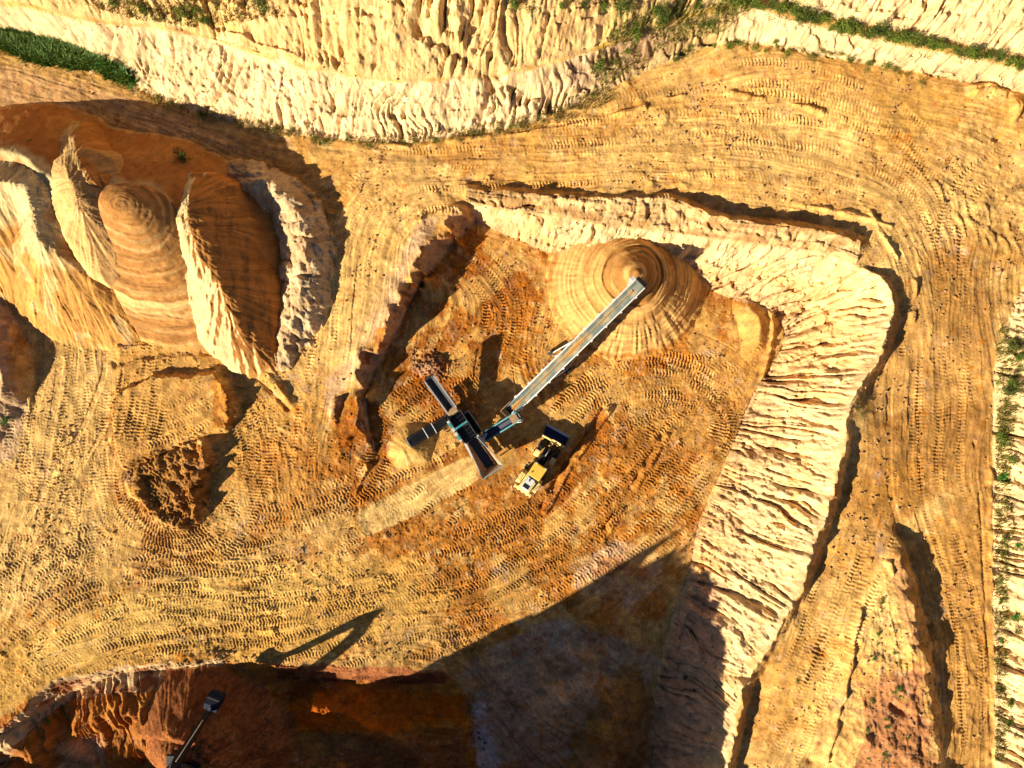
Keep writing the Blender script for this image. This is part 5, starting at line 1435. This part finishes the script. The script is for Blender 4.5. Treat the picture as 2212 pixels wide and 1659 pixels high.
m = MB(); m.prism([(-3.1, 1.15), (-3.2, 1.9), (-2.8, 2.5), (-.4, 2.55), (-.3, 1.9), (1.3, 1.8), (1.4, 1.15)], -1.4, 1.4); m.obj('house', P_dark, exc, .06)
m = MB(); m.box((.75, .98, 2.3), (1.5, .85, 1.5)); m.obj('cab', P_glass, exc, .06)
m = MB(); m.box((.75, .98, 3.09), (1.6, .95, .09)); m.obj('cab_roof', P_dark, exc, .04)
zk = 4.9; kx = reach * .47
P0, P1, P2 = Vector((.6, -.1, 2.2)), Vector((kx, -.1, 5.4)), Vector((reach * .86, -.1, 2.3 - ez + 3.6))
mid = Vector((kx * .55, -.1, 5.2))
tip = Vector((reach * .88, -.1, 3.4 + 2.6 - ez))
m = MB(); m.taper(P0, mid, .62, .9, .66, 1.15, (0, 1, 0)); m.taper(mid, P1, .66, 1.15, .56, .9, (0, 1, 0)); m.obj('boom', P_blue, exc, .03)
m = MB()
for sy in (-.55, .35):
    m.cyl((1.3, sy, 1.7), (kx * .5, sy, 4.5), .10, 14)
m.obj('boom_cylinder', P_galv, exc)
wr = Vector((reach * .86, -.1, 2.9 - ez + 1.0))
m = MB(); m.taper(P1 + (P1 - wr).normalized() * .9, P1, .46, .5, .52, .95, (0, 1, 0)); m.taper(P1, wr, .52, .95, .42, .45, (0, 1, 0)); m.obj('stick', P_black, exc, .02)
m = MB(); m.cyl(mid + Vector((.2, 0, .55)), P1 + Vector((-.3, 0, .75)), .09, 14); m.obj('stick_cylinder', P_galv, exc)
m = MB(); m.cyl(P1 + Vector((.3, 0, .45)), wr + Vector((-.25, 0, .62)), .07, 12); m.beam(wr + Vector((-.3, 0, .6)), wr + Vector((.25, 0, .35)), .34, .1); m.obj('bucket_linkage', P_galv, exc)
bw = .78; bb = wr + Vector((.1, 0, -.1))
bb.z -= .15
sh = [(bb.x - .35, bb.z + .3), (bb.x + .35, bb.z + .50), (bb.x + 1.15, bb.z + .25), (bb.x + 1.6, bb.z - .3), (bb.x + 1.5, bb.z - .95), (bb.x + .75, bb.z - 1.25)]
ins = [(x_ - .05, z_ - .06) for x_, z_ in sh]
m = MB(); m.prism(sh + ins[::-1], -.1 - bw, -.1 + bw); be = m.obj('bucket', P_bkt, exc)
for sg in (-1, 1):
    m = MB(); m.prism(ins + [(bb.x - .1, bb.z - .25)], *sorted((-.1 + sg * bw, -.1 + sg * (bw + .05)))); m.obj('bucket_side', P_bkt, be)
for i in range(5):
    y_ = -.1 - bw + .13 + i * (2 * bw - .26) / 4; m = MB(); m.taper((bb.x + .78, y_, bb.z - 1.16), (bb.x + .48, y_, bb.z - 1.42), .14, .12, .08, .04, (0, 1, 0)); m.obj('tooth', P_galv, be)
m = MB(); m.beam((bb.x + .92, -.1 - bw, bb.z + .26), (bb.x + .92, -.1 + bw, bb.z + .26), .12, .1); m.obj('wear_strip', P_rust, be)

# ------------------------------------------------------------------ vegetation
def leafmat(name, c1, c2):
    m = bpy.data.materials.new(name); m.use_nodes = True
    N = m.node_tree.nodes; L = m.node_tree.links; b = N['Principled BSDF']; b.inputs['Roughness'].default_value = .65
    b.inputs['Specular IOR Level'].default_value = .25
    g = N.new('ShaderNodeNewGeometry'); mx = N.new('ShaderNodeMix'); mx.data_type = 'RGBA'
    mx.inputs['A'].default_value = (*c1, 1); mx.inputs['B'].default_value = (*c2, 1)
    L.new(g.outputs['Random Per Island'], mx.inputs['Factor']); L.new(mx.outputs['Result'], b.inputs['Base Color'])
    return m
V_green = leafmat('green_leaves', (.05, .10, .008), (.17, .20, .022))
V_olive = leafmat('olive_leaves', (.10, .11, .015), (.24, .19, .035))
V_bright = leafmat('fresh_leaves', (.03, .13, .015), (.09, .24, .03))
V_dark = leafmat('dark_leaves', (.03, .065, .008), (.10, .13, .018))
V_reed = leafmat('reed_blades', (.02, .08, .012), (.17, .27, .045))
V_dry = leafmat('dry_blades', (.22, .17, .04), (.40, .28, .08))
V_stem = leafmat('woody_stem', (.06, .04, .02), (.12, .08, .04))

def leaf_cloud(seed, n, rx, rz, leaf, stems=7):
    """leaf blades gathered on clumps around a branching base (radius about 1 m before scaling)"""
    r = np.random.default_rng(seed)
    cl = r.normal(size=(11, 3)) * [rx * .45, rx * .45, rz * .28] + [0, 0, rz * .5]
    cl[:, 2] = np.clip(cl[:, 2], .12, None)
    which = r.integers(0, 11, n)
    c = cl[which] + r.normal(size=(n, 3)) * [rx * .22, rx * .22, rz * .2]
    c[:, 2] = np.abs(c[:, 2]) + .03
    d = r.normal(size=(n, 3)); d[:, 2] = np.abs(d[:, 2]) * .6; d /= np.linalg.norm(d, axis=1)[:, None]
    s = np.cross(d, r.normal(size=(n, 3))); s /= np.linalg.norm(s, axis=1)[:, None]
    l = leaf * r.uniform(.6, 1.4, (n, 1))
    v = np.stack([c - d * l * .5, c + s * l * .28, c + d * l * .6, c - s * l * .28], 1).reshape(-1, 3)
    f = np.arange(n * 4).reshape(-1, 4)
    me = bpy.data.meshes.new('foliage'); me.from_pydata(v.tolist(), [], f.tolist()); me.update()
    st = MB()
    for k in range(stems):
        p = cl[k]; st.cyl((p[0] * .1, p[1] * .1, -.15), (p[0] * .85, p[1] * .85, p[2]), .03, 5, .012)
    ms = bpy.data.meshes.new('stem'); st.bm.to_mesh(ms); st.bm.free(); ms.materials.append(V_stem)
    return me, ms
def plant_kind(seed, mat, n=420, rx=1.0, rz=1.1, leaf=.20):
    a, b_ = leaf_cloud(seed, n, rx, rz, leaf); a.materials.append(mat); return a, b_
KINDS = {'hedge': [plant_kind(900 + i, m, 700, 1.0, 1.3, .17) for i, m in enumerate((V_green, V_dark, V_green))],
         'olive': [plant_kind(910 + i, m, 320, 1.0, .8, .17) for i, m in enumerate((V_olive, V_olive, V_green))],
         'bright': [plant_kind(920 + i, m, 380, 1.0, .9, .24) for i, m in enumerate((V_bright, V_bright, V_green))]}
rs = random.Random(5)
def shrub(u, v, size, kind, label, group, name='shrub', cat='shrub', dz=0):
    x, y, z = U(np.array([u]), np.array([v]), ZT)
    x, y, z = float(x[0]), float(y[0]), float(z[0])
    if not (X0 < x < X1 and Y0 < y < Y1): return
    fo, st = rs.choice(KINDS[kind])
    e = bpy.data.objects.new(name, None); COL.objects.link(e)
    e.location = (x, y, z + dz); e.rotation_euler = (0, 0, rs.uniform(0, 6.28)); e.scale = (size * rs.uniform(.8, 1.2), size * rs.uniform(.8, 1.2), size * rs.uniform(.75, 1.2))
    e['label'] = label; e['category'] = cat; e['group'] = group; e.empty_display_size = .2
    for nm, me in (('foliage', fo), ('stem', st)):
        o = bpy.data.objects.new(nm, me); COL.objects.link(o); o.parent = e
def along(P, n, jit, fn):
    C = catmull(np.asarray(P, float), 4)
    for i in range(n):
        k = (i + rs.random()) / n; p = C[min(int(k * len(C)), len(C) - 1)]
        fn(p[0] + rs.gauss(0, jit), p[1] + rs.gauss(0, jit))
along([(1560,0),(1640,12),(1730,34),(1800,54),(1900,74),(2000,96),(2100,118),(2215,142)], 62, 4.0,
      lambda u, v: shrub(u, v, rs.uniform(.4, .85), 'hedge', 'dark green bush in the unbroken hedge line on the cliff ledge at upper right', 'hedge bushes on the ledge'))
along([(1085,8),(1200,14),(1330,12),(1450,18),(1540,20)], 14, 10,
      lambda u, v: shrub(u, v, rs.uniform(.5, 1.0), rs.choice(['hedge', 'olive', 'hedge']), 'green bush among the overgrown gullies at the top edge of the photo', 'bushes along the top edge'))
along([(1290,160),(1340,110),(1400,70),(1470,50),(1540,40)], 9, 12,
      lambda u, v: shrub(u, v, rs.uniform(.45, .9), rs.choice(['hedge', 'olive']), 'bush growing on the gullied slope just below the overgrown cliff top', 'bushes on the gullied slope'))
along([(330,212),(430,246),(560,272),(700,302),(850,308),(1000,290),(1120,268),(1220,236),(1300,200)], 46, 5,
      lambda u, v: shrub(u, v, rs.uniform(.3, .62), 'olive', 'low dusty shrub at the foot of the pale cliff beside the road', 'shrubs along the cliff foot'))
along([(1450,120),(1560,98),(1660,105),(1760,118),(1850,128),(1920,150),(1990,165)], 34, 7,
      lambda u, v: shrub(u, v, rs.uniform(.3, .6), rs.choice(['olive', 'olive', 'hedge']), 'scattered shrub at the foot of the cream cliff at upper right', 'shrubs under the cream cliff'))
for u, v, s_ in ((410,8,.9),(430,22,.7),(395,28,.8),(310,20,.7),(290,8,.8),(470,12,.6),(520,30,.5),(250,12,.6),(560,8,.9),(575,18,.7),(350,40,.5),(440,45,.6)):
    shrub(u, v, s_, rs.choice(['olive', 'hedge']), 'green bush on the high bench at the top left of the cliff', 'bushes on the top left bench')
along([(2195,735),(2190,800),(2180,870),(2165,930),(2158,960)], 15, 7,
      lambda u, v: shrub(u, v, rs.uniform(.4, .8), rs.choice(['olive', 'hedge']), 'yellow-green bush in the thick row on the right edge above the road', 'thick row of bushes at right'))
for u, v, s_ in ((2185,995,.6),(2168,1030,.7),(2170,1095,.8),(2190,1140,.55),(2170,1165,.5),(2200,1180,.5),(2165,1200,.5),(2195,1225,.4),(2160,1255,.35),(2190,1335,.55),(2195,1360,.6),(2150,1425,.8),(2180,1515,.5),(2178,1560,.5),(2192,1590,.45),(2160,1300,.3),(2163,1380,.3),(2158,1350,.3)):
    shrub(u, v, s_, rs.choice(['bright', 'olive', 'bright']), 'separate small bush on the cream slope beyond the right-hand road', 'separate bushes at right')
for i in range(34):
    u = rs.uniform(1850, 1975); v = rs.uniform(1270, 1650)
    if u < 1905 - (v - 1270) * .17: continue
    shrub(u, v, rs.uniform(.16, .38), rs.choice(['bright', 'olive']), 'tiny green plant on the raised triangle between the two haul roads', 'small plants on the triangle')
for u, v, s_ in ((1860,850,.5),(1848,868,.4),(1850,880,.5),(1862,895,.4),(1800,1100,.35),(1783,1135,.3),(1722,1470,.35),(1735,1450,.25)):
    shrub(u, v, s_, 'olive', 'scrubby plant clinging to the lip of the long east wall', 'plants on the east wall lip')
shrub(395, 344, .75, 'hedge', 'single dark round bush on the shaded brown sand slope', 'lone bush on the sand')
shrub(62, 310, .45, 'bright', 'small bright green plant on the crest at the left edge', 'lone plant on the crest')
shrub(14, 905, .55, 'bright', 'green plant on the sunlit lump at the left edge', 'lone plant at the left edge')
shrub(103, 1555, .5, 'bright', 'small green plant beside the dark hollow at bottom left', 'lone plant by the hollow')

along([(30,88),(110,115),(180,140),(240,152),(290,182)], 26, 9,
      lambda u, v: shrub(u, v, rs.uniform(.35, .8), rs.choice(['bright', 'bright', 'hedge']), 'leafy green clump standing in the lush grass at upper left', 'clumps in the tall grass'))

def blades(name, P, n, hgt, mat, label, cat, lean=.35, wd=.045):
    """grass: n bent blades scattered inside a photo polygon"""
    r = np.random.default_rng(len(label))
    P = np.asarray(P, float); lo, hi = P.min(0), P.max(0)
    q = r.uniform(lo, hi, (n * 4, 2)); ins_ = np.zeros(len(q), bool); j = len(P) - 1
    for i in range(len(P)):
        c = (P[i, 1] > q[:, 1]) != (P[j, 1] > q[:, 1])
        with np.errstate(divide='ignore', invalid='ignore'):
            ins_ ^= c & (q[:, 0] < (P[j, 0] - P[i, 0]) * (q[:, 1] - P[i, 1]) / (P[j, 1] - P[i, 1] + 1e-9) + P[i, 0])
        j = i
    q = q[ins_]
    q = q[(fbm(q[:, 0] / 14, q[:, 1] / 14, 601, 4) > r.uniform(.30, .66, len(q)))][:n]
    x, y, z = U(q[:, 0], q[:, 1], ZT)
    m = len(x); a = r.uniform(0, 2 * np.pi, m); h = hgt * r.uniform(.5, 1.3, m); le = lean * h * r.uniform(.4, 1.6, m)
    d = np.stack([np.cos(a), np.sin(a)], 1); s = np.stack([-d[:, 1], d[:, 0]], 1) * wd
    base = np.stack([x, y], 1)
    v = np.empty((m, 5, 3))
    v[:, 0, :2] = base - s; v[:, 1, :2] = base + s; v[:, 0:2, 2] = (z - .03)[:, None]
    v[:, 2, :2] = base + d * (le * .35)[:, None] + s * .8; v[:, 3, :2] = base + d * (le * .35)[:, None] - s * .8; v[:, 2:4, 2] = (z + h * .6)[:, None]
    v[:, 4, :2] = base + d * le[:, None]; v[:, 4, 2] = z + h
    k = np.arange(m) * 5
    f = [tuple(t) for t in np.stack([k, k + 1, k + 2, k + 3], 1)] + [tuple(t) for t in np.stack([k + 3, k + 2, k + 4], 1)]
    me = bpy.data.meshes.new(name); me.from_pydata(v.reshape(-1, 3).tolist(), [], f); me.update(); me.materials.append(mat)
    o = bpy.data.objects.new(name, me); COL.objects.link(o); o['kind'] = 'stuff'; o['label'] = label; o['category'] = cat
blades('tall_grass', [(-20,66),(40,72),(120,96),(200,128),(255,148),(300,178),(280,186),(210,158),(140,148),(80,140),(20,112),(-20,100)], 9000, 1.25, V_reed,
       'lush dark green tall grass along the cliff foot at upper left', 'grass', .6, .06)
blades('dry_grass', [(240,158),(330,200),(450,240),(560,262),(700,290),(850,296),(1000,278),(1110,258),(1230,220),(1310,180),(1330,215),(1230,262),(1110,290),(1000,304),(850,318),(700,312),(560,284),(430,258),(330,228),(250,185)], 7000, .45, V_dry,
       'thin dry grass along the foot of the long pale cliff', 'grass', .6, .035)
blades('weeds', [(2152,700),(2212,720),(2185,960),(2175,1300),(2170,1640),(2148,1640),(2146,1200),(2150,900)], 3500, .4, V_olive,
       'sparse yellow-green weeds along the right-hand slope foot', 'weeds', .6, .04)
blades('scrub_grass', [(1270,150),(1330,60),(1400,20),(1640,5),(1560,70),(1440,100),(1360,150),(1300,195)], 2600, .45, V_olive,
       'patchy olive grass over the gullied slope at the upper right of centre', 'grass', .5, .045)
blades('bench_grass', [(180,10),(320,0),(600,0),(620,30),(520,50),(420,60),(300,45)], 1600, .4, V_dry,
       'straw-coloured dry grass on the high bench at top left', 'grass', .5, .045)

# ------------------------------------------------------------------ stones
def stone_mesh(seed):
    r = random.Random(seed); bm = bmesh.new(); bmesh.ops.create_icosphere(bm, subdivisions=2, radius=.5)
    ax = [Vector((r.gauss(0, 1), r.gauss(0, 1), r.gauss(0, 1))).normalized() for _ in range(7)]
    for v in bm.verts:
        for a_ in ax:
            d = v.co.dot(a_)
            if d > .34: v.co -= a_ * (d - .34) * .85
        v.co *= r.uniform(.95, 1.05); v.co.z *= .75
    me = bpy.data.meshes.new('stone'); bm.to_mesh(me); bm.free(); return me
P_stone = paint('brown_stone', (.30, .17, .08), .9, dust=.7, dcol=(.46, .29, .15), scale=4)
P_dstone = paint('dark_stone', (.13, .075, .04), .9, dust=.6, dcol=(.22, .13, .07), scale=4)
SM = [stone_mesh(i) for i in range(5)]
for m_ in SM: m_.materials.append(P_stone)
SD = [m_.copy() for m_ in SM]
for m_ in SD: m_.materials.clear(); m_.materials.append(P_dstone)
def stone(u, v, s_, label, group, dark=False):
    x, y, z = U(np.array([u]), np.array([v]), ZT)
    o = bpy.data.objects.new('stone', rs.choice(SD if dark else SM)); COL.objects.link(o)
    o.location = (float(x[0]), float(y[0]), float(z[0]) + s_ * .12); o.rotation_euler = (rs.uniform(-.4, .4), rs.uniform(-.4, .4), rs.uniform(0, 6))
    o.scale = (s_ * rs.uniform(.8, 1.3), s_ * rs.uniform(.8, 1.2), s_ * rs.uniform(.7, 1.1))
    o['label'] = label; o['category'] = 'stone'; o['group'] = group
along([(400,1442),(470,1432),(540,1456),(576,1500),(578,1560),(572,1620)], 26, 3, lambda u, v: stone(u, v, rs.uniform(.2, .5), 'dark stone lying along the curved toe of the red-brown heap', 'stones at the heap toe', True))
for i in range(46):
    stone(917 + rs.gauss(0, 20), 787 + rs.gauss(0, 15), rs.uniform(.14, .40), 'broken reddish stone on the small rubble heap under the tail conveyor', 'stones on the rubble heap')
along([(460,1412),(500,1408),(540,1412)], 8, 6, lambda u, v: stone(u, v, rs.uniform(.25, .5), 'brown clod on the sunlit edge just north of the red-brown heap', 'clods on the sunlit edge'))
along([(1018,1530),(1030,1580),(1050,1620)], 12, 4, lambda u, v: stone(u, v, rs.uniform(.2, .45), 'dark stone beside the pale strip of wet ground in the shaded working', 'stones by the pale strip', True))
for u, v in ((808,1540),(700,1585),(884,1600),(900,1615),(760,1560),(640,1570)):
    stone(u, v, rs.uniform(.3, .6), 'lone dark stone on the shaded floor between the heaps', 'stones on the shaded floor', True)

# loose clods and pebbles left by the machines: too many to count, one object
def debris(n):
    r = np.random.default_rng(9)
    x = r.uniform(-58, 58, n * 6); y = r.uniform(-46, 36, n * 6)
    iy, ix = cell(x, y)
    wgt = .10 + .9 * sstep(.5, .72, fbm(x / 4, y / 4, 670, 3)) + 1.2 * ((WT[iy, ix] > .9) & (WID[iy, ix] > 0)) 
    keep = (r.random(len(x)) < wgt) & ~((WID[iy, ix] > 0) & (WT[iy, ix] < .9)) & (ZT[iy, ix] < Z[iy, ix] + .05) & (ramp_m[iy, ix] < .2)
    x, y = x[keep][:n], y[keep][:n]; z = zat(x, y, ZT); m = len(x)
    s = .05 + .16 * r.random(m) ** 4
    t = np.array([(1, 0, 0), (-.4, .85, 0), (-.6, -.75, 0), (.1, 0, .8), (.2, .1, -.7)])
    f0 = np.array([(0, 1, 3), (1, 2, 3), (2, 0, 3), (1, 0, 4), (2, 1, 4), (0, 2, 4)])
    a = r.uniform(0, 6.28, m); ca, sa = np.cos(a), np.sin(a)
    v = np.repeat(t[None], m, 0) * (s[:, None, None] * r.uniform(.6, 1.4, (m, 5, 1)))
    vx = v[:, :, 0] * ca[:, None] - v[:, :, 1] * sa[:, None]; vy = v[:, :, 0] * sa[:, None] + v[:, :, 1] * ca[:, None]
    co = np.stack([vx + x[:, None], vy + y[:, None], v[:, :, 2] + z[:, None] + (s * .3)[:, None]], 2).reshape(-1, 3)
    fs = (np.arange(m)[:, None, None] * 5 + f0[None]).reshape(-1, 3)
    me = bpy.data.meshes.new('gravel'); me.from_pydata(co.tolist(), [], fs.tolist()); me.update(); me.materials.append(P_stone)
    o = bpy.data.objects.new('gravel', me); COL.objects.link(o); o['kind'] = 'stuff'; o['label'] = 'loose clods and pebbles scattered over the quarry floor and roads'; o['category'] = 'gravel'
debris(9000)
